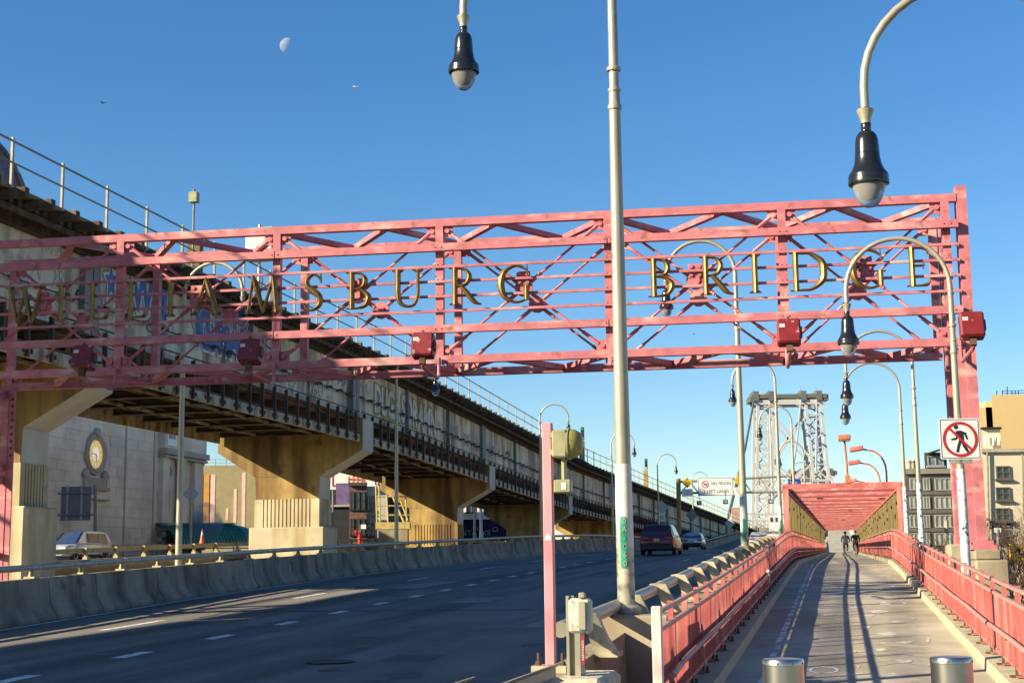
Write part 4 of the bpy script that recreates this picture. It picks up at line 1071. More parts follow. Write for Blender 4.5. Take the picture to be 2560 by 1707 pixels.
# corner bay with column and frieze
MB().ubox(UB - .05, UB + .35, 103.9, 105.0, -2, 13.4).ubox(UB - .05, UB + .35, 109.6, 111.2, -2, 13.4).build('corner_pier', STONE, bk)
MB().ubox(UB - .05, UB + .5, 103.8, 111.4, 11.0, 13.45).build('frieze', STONE, bk)
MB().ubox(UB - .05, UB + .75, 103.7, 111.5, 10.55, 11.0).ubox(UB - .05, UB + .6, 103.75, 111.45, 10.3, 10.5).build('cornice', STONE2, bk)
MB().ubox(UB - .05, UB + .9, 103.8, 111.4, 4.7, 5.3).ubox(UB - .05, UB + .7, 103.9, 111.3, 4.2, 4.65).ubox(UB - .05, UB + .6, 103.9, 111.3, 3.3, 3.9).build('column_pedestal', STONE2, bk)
MB().lathe([(.42, 0), (.44, .1), (.36, .25), (.34, 2), (.30, 4.3), (.36, 4.35), (.34, 4.45), (.46, 4.9), (.5, 5.0)], 16, U(UB + .35, 107.0, 5.3)).build('column', STONE, bk, True)
MB().lathe([(.0, .0), (.2, .02), (.34, .06), (.36, .12), (.44, .1), (.46, 0)], 20, U(UB, 105.5, 9.3), EU).build('rosette', STONE2, bk, True)
MB().tube([U(UB + .1, 105.1, 5.5), U(UB + .12, 105.5, 6.6), U(UB + .12, 105.6, 7.6), U(UB + .1, 105.1, 8.5)], .16, 7).build('scroll', STONE, bk, True)
MB().ubox(UB + .5, UB + .56, 104.1, 105.7, 11.25, 12.65).build('name_panel', WHITEP, bk)
text('BANK', U(UB + .565, 104.9, 11.95), EV, EZ, .62, bk, mat('teal_paint', (.03, .13, .15), .6), .75, .02)
# dome of the bank
DM = thing('bank_dome', 'dark ribbed dome rising behind the viaduct railing at the picture edge', 'dome', AT(-170, 470, 122))
dc = AT(-190, 560, 122); DR = 8.6
MB().lathe([(DR * 1.05, -1.2), (DR * 1.05, -.4), (DR, -.2)] + [(DR * math.cos(a), DR * 1.12 * math.sin(a)) for a in [PI / 2 * i / 10 for i in range(10)]] + [(0, DR * 1.12)], 40, dc).build('shell', mat('mauve_slate', (.14, .105, .12), .7, var=.25, scale=1.5), DM, True)
for k in range(16):
    a = 2 * PI * k / 16
    MB().tube([dc + Vector((DR * 1.01 * math.cos(e) * math.cos(a), DR * 1.01 * math.cos(e) * math.sin(a), DR * 1.13 * math.sin(e))) for e in [PI / 2 * i / 9 for i in range(10)]], .28, 6).build('rib', mat('mauve_rib', (.17, .14, .13), .7), DM, True)
MB().lathe([(DR * 1.12, -9), (DR * 1.12, -1.2), (0, -1.2)], 40, dc).build('drum', STONE, DM, True)

# ---- teal ribbed vault
TEAL = mat('teal_metal', (.012, .14, .12), .45, var=.2, scale=1)
tv = thing('teal_canopy', 'teal ribbed barrel vault canopy beside the bank', 'canopy', AT(500, 1360, 114))
A0, B0 = AT(388, 1300, 112), AT(628, 1300, 122); ax = (B0 - A0); LA = ax.length; ax.normalize(); nrm = Vector((ax.y, -ax.x, 0)).normalized(); A0.z = B0.z = 3.4
rows = []
N = 12
for s_, e in ((0, 0), (.78, 0), (.88, .12), (.95, .32), (1.0, .75)):
    rows.append([A0 + ax * LA * s_ + nrm * 2.1 * (1 - e) * math.sin(a) + EZ * 1.75 * (1 - e * .8) * math.cos(a) for a in [PI / 2 * i / N for i in range(N + 1)]])
mb = MB(); mb.strip(rows); mb.build('vault', TEAL, tv, True)
for i in range(22):
    s_ = .01 + .75 * i / 22
    MB().tube([A0 + ax * LA * s_ + nrm * 2.13 * math.sin(a) + EZ * 1.78 * math.cos(a) for a in [PI / 2 * j / 8 for j in range(9)]], .045, 5).build('rib', TEAL, tv, True)
MB().beam(A0 + EZ * 1.82, A0 + ax * LA * .8 + EZ * 1.82, .5, .12).build('ridge', TEAL, tv)

# ---- generic wall building facing the camera
def block(name, label, px0, px1, pyt, Y, m, depth=12, zb=-7):
    p, q = AT(px0, pyt, Y), AT(px1, pyt, Y); z = p.z
    t = thing(name, label, 'building', Vector(((p.x + q.x) / 2, Y + depth / 2, zb)))
    e = p if px0 > 1280 else q; sh = Vector((e.x / Y * depth, depth, 0)) * 1.0
    mb = MB().prism([(p.x, zb), (q.x, zb), (q.x, z), (p.x, z)], (0, Y, 0), XE, EZ, sh)
    mb.build('wall', m, t); return t
def rectpart(t, name, px0, px1, py0, py1, Y, m, proud=.03, thick=.06):
    a, b = AT(px0, py0, Y), AT(px1, py1, Y)
    c = Vector(((a.x + b.x) / 2, Y - proud + thick / 2, (a.z + b.z) / 2))
    return MB().boxax(c, XE * abs(b.x - a.x) / 2, YE * thick / 2, EZ * abs(a.z - b.z) / 2).build(name, m, t)
def window(t, px0, px1, py0, py1, Y, cols, frame_m, glass_m, sill=True, rows_=1):
    w = rectpart(t, 'window', px0, px1, py0, py1, Y, glass_m, .02, .04)
    a, b = AT(px0, py0, Y), AT(px1, py1, Y)
    mb = MB(); fw = .035
    for i in range(cols + 1):
        x = a.x + (b.x - a.x) * i / cols; mb.boxax(Vector((x, Y - .05, (a.z + b.z) / 2)), XE * fw, YE * .05, EZ * abs(a.z - b.z) / 2)
    for i in range(rows_ + 1):
        z = b.z + (a.z - b.z) * i / rows_; mb.boxax(Vector(((a.x + b.x) / 2, Y - .052, z)), XE * (abs(b.x - a.x) / 2 + fw), YE * .05, EZ * fw * .9)
    mb.build('frame', frame_m, w)
    if sill: MB().boxax(Vector(((a.x + b.x) / 2, Y - .1, b.z - .1)), XE * (abs(b.x - a.x) / 2 + .15), YE * .12, EZ * .06).build('sill', frame_m, w)
    return w
TAN = mat('tan_brick_wall', (.30, .245, .13), .9, var=.12, scale=1.2)
tb = block('tan_building', 'tan brick building with white orange and pink painted stripes behind the bank', 470, 660, 1164, 150, TAN)
ORNG = mat('orange_paint', (.52, .25, .05), .8, var=.1); WHT = mat('white_wall_paint', (.66, .64, .58), .8, var=.08, scale=1); PNKW = mat('pink_wall_paint', (.66, .45, .38), .8, var=.1)
for a, b, m in ((489, 507, WHT), (507, 524, ORNG), (524, 536, PNKW)): rectpart(tb, 'painted_stripe', a, b, 1186, 1330, 150, m)
for a, y0, y1 in ((568, 1270, 1300), (588, 1222, 1308), (609, 1181, 1336)): rectpart(tb, 'painted_stripe', a - 3, a + 3, y0, y1, 150, PNKW)
BRICK = mat('old_red_brick', (.16, .075, .05), .9, var=.3, scale=3)
t = thing('chimney', 'dark brick chimney stack on the tan building roof', 'chimney', AT(499, 1164, 152))
c0 = AT(499, 1166, 152); MB().box(c0 + EZ * .75, (.85, .85, 1.5)).build('stack', BRICK, t); MB().box(c0 + EZ * 1.6, (1.0, 1.0, .18)).box(c0 + EZ * 1.85 + XE * .1, (.5, .5, .35)).build('cap', BRICK, t)
for k in range(7): MB().box(c0 + EZ * (.12 + .2 * k), (.88, .88, .03)).build('brick_course', STONE2, t)
t = thing('roof_railing', 'thin roof railing along the tan building', 'railing', AT(560, 1164, 151))
mb = MB()
for y in (1148, 1156): mb.tube([AT(508, y, 151), AT(640, y + 2, 151)], .03, 4)
for x in range(512, 640, 27): mb.tube([AT(x, 1147, 151), AT(x, 1166, 151)], .03, 4)
mb.build('rails', RAILG, t)

# ---- row houses between the piers
YR = 172
DARKW = mat('black_painted_wall', (.018, .017, .02), .8, var=.3); BRN = mat('brown_brick_front', (.13, .07, .055), .9, var=.2, scale=2); PURP = mat('purple_mural', (.13, .085, .19), .8, var=.3, scale=.8, col2=(.10, .22, .03), thr=.66, soft=.03, s2=.35)
t = block('mural_house', 'dark house with a purple and green mural on its upper wall', 823, 874, 1208, YR, DARKW)
rectpart(t, 'mural', 840, 873, 1209, 1262, YR, PURP); rectpart(t, 'ledge', 823, 875, 1262, 1266, YR, STONE2, .3, .4)
t = block('brick_house', 'brown brick row house with two rows of dark sash windows', 874, 917, 1212, YR - .5, BRN)
for r in ((1230, 1272), (1297, 1336)):
    for x in (877, 891, 904): window(t, x, x + 8, r[0], r[1], YR - .5, 1, BLACKP, GLASS, True, 2)
rectpart(t, 'cornice', 872, 918, 1206, 1214, YR - .5, mat('dark_cornice', (.05, .045, .04), .7), .5, .6)
t = block('pale_house', 'narrow pale house with a dark fire escape beside the brick house', 917, 968, 1215, YR, mat('pale_render', (.40, .39, .36), .85, var=.1))
for r in ((1240, 1275), (1308, 1340)):
    for x in (919, 930): window(t, x, x + 5, r[0], r[1], YR, 1, BLACKP, GLASS, True, 2)
mb = MB()
for y in (1288, 1333):
    mb.beam(AT(914, y, YR - 1), AT(938, y, YR - 1), 1.0, .1)
    for x in range(915, 939, 4): mb.tube([AT(x, y - 17, YR - 1.4), AT(x, y, YR - 1.4)], .03, 4)
    mb.tube([AT(914, y - 17, YR - 1.4), AT(938, y - 17, YR - 1.4)], .04, 4)
mb.tube([AT(918, 1333, YR - 1.2), AT(934, 1290, YR - 1.2)], .08, 4)
mb.build('fire_escape', BLACKP, t)
t = block('roof_house', 'bright white house with red roof deck behind the row houses', 838, 985, 1172, YR + 22, WHT)
t2 = thing('roof_deck', 'red roof deck framing on top of the white house', 'roof deck', AT(890, 1212, YR + 10))
mb = MB()
for x in (873, 884, 895, 906, 912): mb.beam(AT(x, 1190, YR + 10), AT(x, 1214, YR + 10), .2, .2)
for y in (1198, 1208): mb.beam(AT(870, y, YR + 10), AT(914, y + 2, YR + 10), .15, .3)
mb.build('frame', mat('red_deck', (.45, .09, .04), .7), t2)
t = thing('billboard', 'small white and red billboard beside the sunlit pier', 'billboard', AT(832, 1235, YR - 6))
MB().boxax(AT(832, 1206, YR - 6), XE * .36, YE * .08, EZ * .78).build('panel', WHITEP, t); MB().boxax(AT(832, 1200, YR - 6.1), XE * .08, YE * .02, EZ * .55).boxax(AT(834.5, 1214, YR - 6.1), XE * .16, YE * .02, EZ * .1).build('red_print', REDPR, t)
MB().tube([AT(832, 1222, YR - 6), AT(832, 1345, YR - 6)], .1, 6).build('post', RAILG, t)
# further right under the viaduct: white building and navy graffiti wall
t = block('white_warehouse', 'white rendered building seen under the viaduct beside grey poles', 1150, 1290, 1215, 192, WHT)
for x in (1166, 1180): window(t, x, x + 8, 1262, 1280, 192, 2, BLACKP, GLASS)
NAVY = mat('navy_mural_wall', (.010, .015, .04), .85, spec=.1, var=.4, scale=.6, col2=(.10, .13, .2), thr=.70, soft=.03, s2=.9)
t = block('mural_wall', 'navy blue wall covered with pale graffiti under the viaduct', 1158, 1268, 1298, 188, NAVY, 2)
for i, sgraf in enumerate(('NTA', 'YO', 'KE', 'O')): link('graffiti', text_mesh(sgraf, .9, mat('pale_blue_spray', (.16, .20, .27), .8), .004, 1.1), t, frame(AT(1172 + 22 * i, 1332 - 9 * (i % 2), 187.95), XE, EZ))
for px, m, lab in ((1187, GALV, 'slim grey pole before the navy graffiti wall, left of two'), (1203, WHITEP, 'thick white pole before the navy graffiti wall, right of two')):
    t = thing('utility_pole', lab, 'pole', AT(px, 1352, 150)); MB().tube([AT(px, 1356, 150), AT(px - 1, 1252, 150)], .13 if px < 1190 else .16, 8).build('shaft', m, t, True)
    MB().tube([AT(px, 1356, 150), AT(px, 1330, 150)], .22 if px > 1190 else .16, 8).build('foot', m, t, True)

t = block('grey_workshop', 'plain grey workshop wall behind the inspection cage', 966, 1150, 1226, 178, mat('workshop_render', (.17, .165, .15), .85, var=.15))
for x in (975, 992, 1009): window(t, x, x + 10, 1245, 1275, 178, 2, BLACKP, GLASS, True, 2)
rectpart(t, 'green_door', 975, 986, 1320, 1345, 178, TEAL)
# yellow access cage hung below the viaduct
YS = mat('yellow_scaffold', (.44, .34, .12), .6, var=.2, scale=3)
t = thing('access_cage', 'ochre tubular inspection cage standing before the rust stained pier', 'scaffold', AT(985, 1322, 106))
mb = MB()
for x in (943, 951, 971, 1018): mb.tube([AT(x, 1322, 106), AT(x - 4, 1200 if x < 960 else 1236, 106)], .06, 6)
for y in (1241, 1264, 1287): mb.tube([AT(940, y, 106), AT(1022, y, 106)], .05, 6)
mb.tube([AT(982, 1240, 106), AT(1016, 1318, 106)], .09, 6); mb.tube([AT(1002, 1252, 106), AT(1020, 1300, 106)], .07, 6)
for i in range(10): mb.tube([AT(942, 1210 + 11 * i, 106), AT(951, 1212 + 11 * i, 106)], .04, 5)
mb.build('frame', YS, t)
a, b = AT(941, 1306, 105.8), AT(1026, 1322, 105.8)
MB().boxax((a + b) / 2, XE * (b.x - a.x) / 2, YE * .7, EZ * (a.z - b.z) / 2).build('floor_box', YS, t)
MB().boxax(AT(985, 1342, 112), XE * 1.1, YE * 1, EZ * .8).build('support_block', CONC, t)
# standpipe, small white sign, cone
t = thing('standpipe', 'bright red standpipe rising behind the guard rail', 'standpipe', AT(899, 1362, 88))
RED = mat('bright_red_paint', (.60, .035, .02), .45, var=.1)
MB().tube([AT(899, 1364, 88), AT(899, 1335, 88), AT(897, 1331, 88), AT(889, 1331, 88)], .10, 8).tube([AT(902, 1334, 88), AT(902, 1355, 88)], .06, 6).build('pipe', RED, t, True)
MB().lathe([(.16, -.05), (.16, .05)], 8, AT(889, 1331, 88), XE).lathe([(.15, -.04), (.15, .04)], 8, AT(899, 1345, 88), EZ).build('flange', RED, t, True)
t = thing('small_sign', 'small blank white sign on a post right of the red standpipe', 'sign', AT(902, 1365, 90))
MB().boxax(AT(909, 1316, 90), XE * .15, YE * .01, EZ * .13).build('plate', WHITEP, t); MB().tube([AT(901, 1365, 90), AT(901, 1311, 90)], .03, 5).build('post', RAILG, t)
t = thing('traffic_cone', 'orange traffic cone with a white band standing by the guard rail', 'cone', U(-35.0, 77.3, zleft(77.3) + .91))
cb = U(-35.0, 77.3, zleft(77.3) + .912)
MB().lathe([(.15, .03), (.06, .50)], 14, cb).lathe([(.042, .62), (.02, .80), (0, .80)], 14, cb).build('body', mat('cone_orange', (.62, .12, .02), .5), t, True)
MB().lathe([(.064, .48), (.04, .64)], 14, cb).build('white_band', WHITEP, t, True)
MB().box(cb + EZ * .016, (.40, .40, .03), EU, EV).build('base', BLACKP, t)

# road signs seen from behind on the side road
t = thing('road_sign', 'grey back of a road sign on a post between the bank and the pickup-sized silver car', 'sign', AT(238, 1400, 98))
t['label'] = 'grey back of a panelled road sign before the bank clock'
sgy = 98; a, b = AT(154, 1216, sgy), AT(226, 1300, sgy)
MB().boxax((a + b) / 2, XE * (b.x - a.x) / 2, YE * .02, EZ * (a.z - b.z) / 2).build('plate', mat('blue_grey_back', (.13, .15, .19), .5), t, bev=.01)
for y in (1233, 1287): MB().tube([AT(145, y, sgy - .1), AT(238, y - 1, sgy - .1)], .06, 6).build('cross_bar', mat('blue_grey_bar', (.16, .19, .24), .5), t)
for x in (168, 204): MB().boxax(AT(x, 1258, sgy - .06), XE * .07, YE * .03, EZ * (a.z - b.z) * .53).build('stiffener', SIGNB, t)
MB().tube([AT(238, 1400, sgy - .05), AT(238, 1212, sgy - .05)], .11, 8).build('post', mat('blue_grey_bar', (.16, .19, .24), .5), t, True)
def diamond(label, px, py, Y, half, m, ybot, grp=None, r=.035):
    t = thing('diamond_sign', label, 'sign', AT(px, ybot, Y), grp)
    c = AT(px, py, Y); s = half
    MB().prism([(0, s), (s, 0), (0, -s), (-s, 0)], c, XE, EZ, YE * .02).build('plate', m, t)
    MB().tube([AT(px, ybot, Y + .06), c + EZ * s * 1.05 + YE * .06], r, 6).build('post', GALVD, t)
    return t
diamond('grey back of a diamond road sign on a post before the bank corner', 477, 1234, 100, .58, SIGNB, 1360, None, .09)
PALES = mat('pale_sign_back', (.44, .45, .46), .5, var=.1)
t = diamond('pale diamond sign above a speed plate just above the maroon van roof', 1654, 1267, 153, .72, PALES, 1345)
a = AT(1654, 1292, 152.9); MB().boxax(a, XE * .34, YE * .01, EZ * .44).build('speed_plate', WHITEP, t); text('55', a - YE * .02 - EZ * .06, XE, EZ, .5, t, sx=.9)
diamond('dark diamond sign above the silver hatchback before the viaduct', 1730, 1287, 185, .78, mat('dark_sign_back', (.15, .16, .18), .5), 1370)
diamond('small pale diamond sign nearest the second lamp pole', 1824, 1308, 240, .85, PALES, 1370)
a = AT(1638, 1238, 140); t = thing('notice_sign', 'small white notice board half hidden behind the near lamp pole', 'sign', a)
a = AT(1538, 1232, 128); MB().boxax(a, XE * .45, YE * .015, EZ * .8).build('plate', mat('grey_notice', (.40, .40, .38), .6), t); MB().boxax(a + EZ * .62 - YE * .02, XE * .38, YE * .004, EZ * .08).build('print', BLACKP, t)
MB().tube([a - EZ * .8, a - EZ * 5], .05, 6).build('post', GALVD, t)

# ---- overhead sign bridge
YO = 150
sb = thing('sign_bridge', 'thin grey overhead sign bridge crossing the far road', 'sign bridge', AT(1700, 1345, YO))
mb = MB()
for y0, y1 in ((1204, 1190), (1232, 1229)):
    mb.tube([AT(1702, y0, YO + .5), AT(1966, y1, YO + .5)], .12, 8)
mb.build('chord', GALV, sb, True)
xs = [1702 + 22 * i for i in range(13)]
mb = MB()
for i, (a, b) in enumerate(zip(xs, xs[1:])):
    f = lambda x, top: AT(x, (1204 - 14 * (x - 1702) / 264) if top else (1232 - 3 * (x - 1702) / 264), YO + .5)
    mb.tube([f(a, i % 2), f(b, (i + 1) % 2)], .06, 5)
mb.build('web', GALV, sb)
MB().tube([AT(1698, 1360, YO + .5), AT(1696, 1196, YO + .5)], .24, 10).build('post', mat('ochre_cabinet', (.30, .19, .06), .7), sb, True)
def board(name, label, px0, px1, py0, py1, Y, m, grp=None):
    a, b = AT(px0, py0, Y), AT(px1, py1, Y); c = (a + b) / 2
    t = thing(name, label, 'sign', c - EZ * abs(a.z - b.z) / 2, grp)
    MB().boxax(c + YE * .03, XE * abs(b.x - a.x) / 2, YE * .03, EZ * abs(a.z - b.z) / 2).build('plate', m, t, bev=.01)
    return t, c, abs(b.x - a.x), abs(a.z - b.z)
t, c, w, h = board('truck_ban_sign', 'wide white overhead sign reading NO TRUCKS 2 LEFT LANES', 1744, 1834, 1194, 1238, YO, WHITEP)
for (x0, x1, z0, z1) in ((-.49, .49, .455, .475), (-.49, .49, -.475, -.455), (-.49, -.481, -.47, .47), (.481, .49, -.47, .47)):
    MB().boxax(c + XE * w * (x0 + x1) / 2 + EZ * h * (z0 + z1) / 2 - YE * .003, XE * w * (x1 - x0) / 2, YE * .003, EZ * h * (z1 - z0) / 2).build('border', BLACKP, t)
text('NO TRUCKS', c + XE * w * .16 + EZ * h * .17 - YE * .006, XE, EZ, .42, t, BLACKP, .84)
text('2 LEFT LANES', c + XE * w * .01 - EZ * h * .27 - YE * .006, XE, EZ, .46, t, BLACKP, .95)
rc = c - XE * w * .29 + EZ * h * .13 - YE * .008
mb = MB(); n = 24
mb.add([rc + (XE * math.cos(2 * PI * i / n) + EZ * math.sin(2 * PI * i / n)) * r for r in (.36, .28) for i in range(n)], [(i, (i + 1) % n, n + (i + 1) % n, n + i) for i in range(n)]); mb.build('red_ring', REDPR, t)
MB().boxax(rc + YE * .001, XE * .15, YE * .001, EZ * .07).boxax(rc + XE * .17 + YE * .001, XE * .05, YE * .001, EZ * .05).build('truck_symbol', BLACKP, t)
MB().beam(rc - XE * .22 + EZ * .22 - YE * .002, rc + XE * .22 - EZ * .22 - YE * .002, .06, .002, YE).build('red_slash', REDPR, t)
for px, lab in ((1718, 'left of the truck ban sign'), (1847, 'right of the truck ban sign')):
    t = thing('clearance_sign', 'yellow diamond clearance sign 12-0 ' + lab, 'sign', AT(px, 1222, YO), 'clearance signs on the sign bridge')
    c = AT(px, 1206 if px < 1800 else 1200, YO); s = .56
    MB().prism([(0, s), (s, 0), (0, -s), (-s, 0)], c, XE, EZ, YE * .03).build('plate', YELS, t)
    text("12-0", c - YE * .004, XE, EZ, .34, t, BLACKP, .9)
    for k in (1, -1): MB().prism([(0, .22 * k), (.12, .38 * k), (-.12, .38 * k)], c - YE * .004, XE, EZ, YE * .002).build('arrow', BLACKP, t)
    q = AT(px, 1231 if px < 1800 else 1227, YO)
    t2 = thing('lane_plate', 'small white lane plate hung under the yellow clearance sign ' + lab, 'sign', q - EZ * .4, 'lane plates on the sign bridge')
    MB().boxax(q, XE * .52, YE * .012, EZ * .38).build('plate', WHITEP, t2)
    for k, sx in enumerate(('THIS LANE', 'TRUCKS', 'ONLY')): text(sx, q + EZ * (.2 - .2 * k) - YE * .016, XE, EZ, .17, t2, mat('grey_print', (.2, .19, .16), .6), .9)
for px, py, lab in ((1748, 1257, 'below the left half of the truck ban sign'), (1814, 1254, 'below the right half of the truck ban sign'), (1927, 1253, 'before the lower bridge tower bracing')):
    t = thing('sign_lamp', 'black framed square lamp hung ' + lab, 'lamp', AT(px, py, YO) - EZ * .25, 'black square lamps under the sign bridge')
    c = AT(px, py, YO); MB().boxax(c, XE * .24, YE * .12, EZ * .22).build('housing', BLACKP, t); MB().boxax(c - YE * .125, XE * .16, YE * .01, EZ * .14).build('lens', mat('grey_lens', (.4, .4, .38), .3), t)
    MB().tube([c + EZ * .2, c + EZ * 1.0], .03, 5).build('hanger', BLACKP, t)
t, c, w, h = board('blue_route_sign', 'small blue and green overhead sign peeking above the walkway frame', 1970, 2002, 1197, 1222, 215, mat('sign_blue', (.02, .05, .35), .5))
MB().boxax(c - EZ * h * .28 - YE * .006, XE * w / 2, YE * .004, EZ * h * .2).build('green_panel', mat('sign_green', (.02, .25, .12), .5), t)
text('Lane', c + EZ * h * .15 - YE * .006, XE, EZ, .45, t, WHITEP)
t, c, w, h = board('state_law_sign', 'small white overhead sign with black heading above the walkway frame', 2003, 2031, 1195, 1224, 214, WHITEP)
MB().boxax(c + EZ * h * .30 - YE * .006, XE * w * .47, YE * .004, EZ * h * .15).build('heading', BLACKP, t)
text('STATE LAW', c + EZ * h * .30 - YE * .012, XE, EZ, .27, t, WHITEP, .85); text('LICENSE', c - EZ * h * .1 - YE * .006, XE, EZ, .25, t)

# ---- bridge towers
def tower(Y, pxc, ytop, sc, label):
    top = AT(pxc, ytop, Y).z
    t = thing('bridge_tower', label, 'bridge tower', Vector((AT(pxc, 1400, Y).x, Y, -7)), 'steel towers of the suspension bridge')
    X0 = AT(pxc, 1000, Y).x + 2.2 * sc
    k = .0637 * sc
    def T(cx, cy, dep=0): return Vector((X0 + (cx - 1385) * k, Y + dep, top - (cy - 95) * k))
    for dep in (0, 13 * sc):
        for x0, x1 in ((1122, 1062), (1252, 1192), (1525, 1605), (1652, 1732)):
            MB().beam(T(x0, 205, dep), T(x1, 1500, dep), 1.5 * sc, 1.5 * sc, YE).build('column', TOWERP, t)
        for (a0, a1), (b0, b1) in (((1122, 1062), (1252, 1192)), ((1525, 1605), (1652, 1732))):
            f = lambda x0, x1, y: x0 + (x1 - x0) * (y - 205) / 1295
            ys = [295, 432, 570, 710, 850, 985, 1120, 1260, 1400]
            for y in ys: MB().beam(T(f(a0, a1, y), y, dep), T(f(b0, b1, y), y, dep), .7 * sc, .9 * sc, YE).build('strut', TOWERP, t)
            for y, y2 in zip(ys, ys[1:]):
                MB().beam(T(f(a0, a1, y), y, dep), T(f(b0, b1, y2), y2, dep), .62 * sc, .55 * sc, YE).build('brace', TOWERP, t)
                MB().beam(T(f(a0, a1, y2), y2, dep + .3), T(f(b0, b1, y), y, dep + .3), .62 * sc, .55 * sc, YE).build('brace', TOWERP, t)
            xa, xb = f(a0, a1, 260), f(b0, b1, 260)
            MB().tube([T((xa + xb) / 2 + (xb - xa) / 2 * math.cos(q), 272 - 52 * math.sin(q), dep) for q in [PI * i / 10 for i in range(11)]], .45 * sc, 6).build('arch', TOWERP, t)
        for (xa, ya, xb, yb) in ((1250, 290, 1570, 690), (1535, 290, 1240, 690), (1238, 690, 1600, 1000), (1572, 690, 1218, 1000)):
            MB().beam(T(xa, ya, dep), T(xb, yb, dep), 1.0 * sc, .9 * sc, YE).build('cross_brace', TOWERP, t)
        MB().beam(T(1090, 187, dep), T(1690, 187, dep), 1.2 * sc, 2.6 * sc).build('cap_girder', TOWERP, t)
        MB().beam(T(1070, 137, dep), T(1700, 137, dep), 2.6 * sc, 2.1 * sc).build('cap_deck', TOWERD, t)
    for x in (1108, 1237, 1507, 1638):
        MB().boxax(T(x, 135, 6), XE * 1.5 * sc, YE * 7.5 * sc, EZ * 2.6 * sc).build('saddle', TOWERD, t)
        MB().boxax(T(x, 88, 6), XE * 1.1 * sc, YE * 1, EZ * .25).tube([T(x, 95, 6), T(x, 62, 6)], .12, 4).build('beacon', TOWERD, t)
    MB().boxax(T(1080, 160, 6), XE * 1.5 * sc, YE * 7 * sc, EZ * 1.3 * sc).boxax(T(1690, 150, 6), XE * 1.7 * sc, YE * 7 * sc, EZ * 1.6 * sc).build('cap_end', TOWERD, t)
    for y, hh in ((842, .6), (938, .9)): MB().beam(T(1085, y, -2), T(1720, y, -2), .6 * sc, hh * sc).build('deck_girder', TOWERP, t)
    xs = [1085 + 45 * i for i in range(15)]
    for i, (a, b) in enumerate(zip(xs, xs[1:])): MB().beam(T(a, 842 if i % 2 else 938, -2), T(b, 938 if i % 2 else 842, -2), .35 * sc, .35 * sc).build('deck_brace', TOWERP, t)
    return t, T
t1, T1 = tower(780, 1962, 978, 1.0, 'pale steel bridge tower with braced legs rising beyond the road')
tower(1320, 2018, 1172, 1.03, 'second smaller bridge tower far behind, only its cap showing')
cabs = ((1108, 150, 1828, 1262), (1108, 150, 1792, 1330), (1237, 150, 1932, 1262), (1507, 150, 1976, 1215), (1638, 150, 2040, 1180))
for i, (x, y, px, py) in enumerate(cabs):
    if i == 1: continue
    t = thing('bridge_cable', 'main cable of the suspension bridge, ' + ['leftmost of four', '', 'second of four', 'third of four', 'rightmost of four'][i], 'cable', AT(px, py, 520), 'main cables of the suspension bridge')
    MB().tube([T1(x, y, 6), AT(px, py, 520) * .5 + T1(x, y, 6) * .5 - EZ * 3, AT(px, py, 520)], .55 if i == 0 else .4, 6).build('strand', TOWERD if i == 0 else TOWERP, t, True)
    if i == 0: MB().tube([AT(px, py, 520), AT(1815, 1318, 480)], .55, 6).build('strand', TOWERD, t, True)
bt = thing('bridge_truss', 'jumble of pale stiffening truss at road level below the bridge tower', 'bridge truss', AT(1900, 1330, 560))
mb = MB()
for Y in (560, 600, 650):
    for y in (1283, 1300, 1312): mb.beam(AT(1858, y, Y), AT(1975, y + 2, Y), .5, .5)
    for x in range(1860, 1976, 9): mb.beam(AT(x, 1283, Y), AT(x + (5 if x % 2 else -5), 1320, Y), .35, .35)
mb.build('members', TOWERP, bt)
t = block('white_shed', 'small white building low behind the lamp on the path barrier', 1921, 1972, 1288, 330, WHT, 20)
rectpart(t, 'red_band', 1950, 1972, 1310, 1330, 330, REDP); rectpart(t, 'window', 1925, 1933, 1293, 1304, 330, GLASS); rectpart(t, 'window', 1938, 1946, 1293, 1304, 330, GLASS)
t = block('pink_shed', 'low pinkish brick building at the far end of the viaduct', 1828, 1862, 1268, 420, mat('pinkish_brick', (.42, .26, .2), .8), 20)

# ---- buildings to the right
GREYB = mat('charcoal_brick', (.07, .072, .066), .85, var=.1, scale=1); WFR = mat('white_window_frame', (.30, .31, .29), .6)
YG = 112
GREENG = mat('pale_green_glass', (.24, .30, .285), .1, var=.45, scale=.5, spec=.6)
t = block('grey_apartments', 'charcoal grey apartment block with white framed windows', 2259, 2448, 1178, YG, GREYB)
rectpart(t, 'parapet', 2259, 2400, 1172, 1183, YG, mat('parapet_cap', (.20, .19, .16), .8), .2, .3)
for r in ((1196, 1224), (1242, 1270), (1288, 1317), (1333, 1361), (1379, 1407)):
    [window(t, a_, b_, *r, YG, n_, WFR, GREENG, False, 1) for a_, b_, n_ in ((2274, 2297, 2), (2308, 2324, 2), (2337, 2389, 4), (2400, 2438, 3))]
for y in (1233, 1279, 1325): rectpart(t, 'band', 2262, 2448, y - 5, y + 2, YG, mat('grey_band', (.10, .10, .095), .85), .06, .1)
t = block('penthouse', 'dark rooftop room with a wide window on the grey apartment block', 2310, 2366, 1131, YG + 5, GREYB, 6, 7.0)
window(t, 2319, 2358, 1141, 1163, YG + 5, 2, WFR, GLASSL); a, b = AT(2322, 1133, YG + 4.6), AT(2368, 1118, YG + 4.6)
MB().beam(a, b, .8, .15).build('roof_edge', BLACKP, t)
for px, lab in ((2273, 'small chimney pot on the grey apartment roof, nearest the lamp poles'), (2282, 'second small chimney pot on the grey apartment roof')):
    t = thing('chimney_pot', lab, 'chimney', AT(px, 1176, YG + 3)); MB().lathe([(.25, 0), (.22, .7), (.28, .72), (.28, .85), (0, .85)], 10, AT(px, 1178, YG + 3)).build('pot', CURBC, t, True)
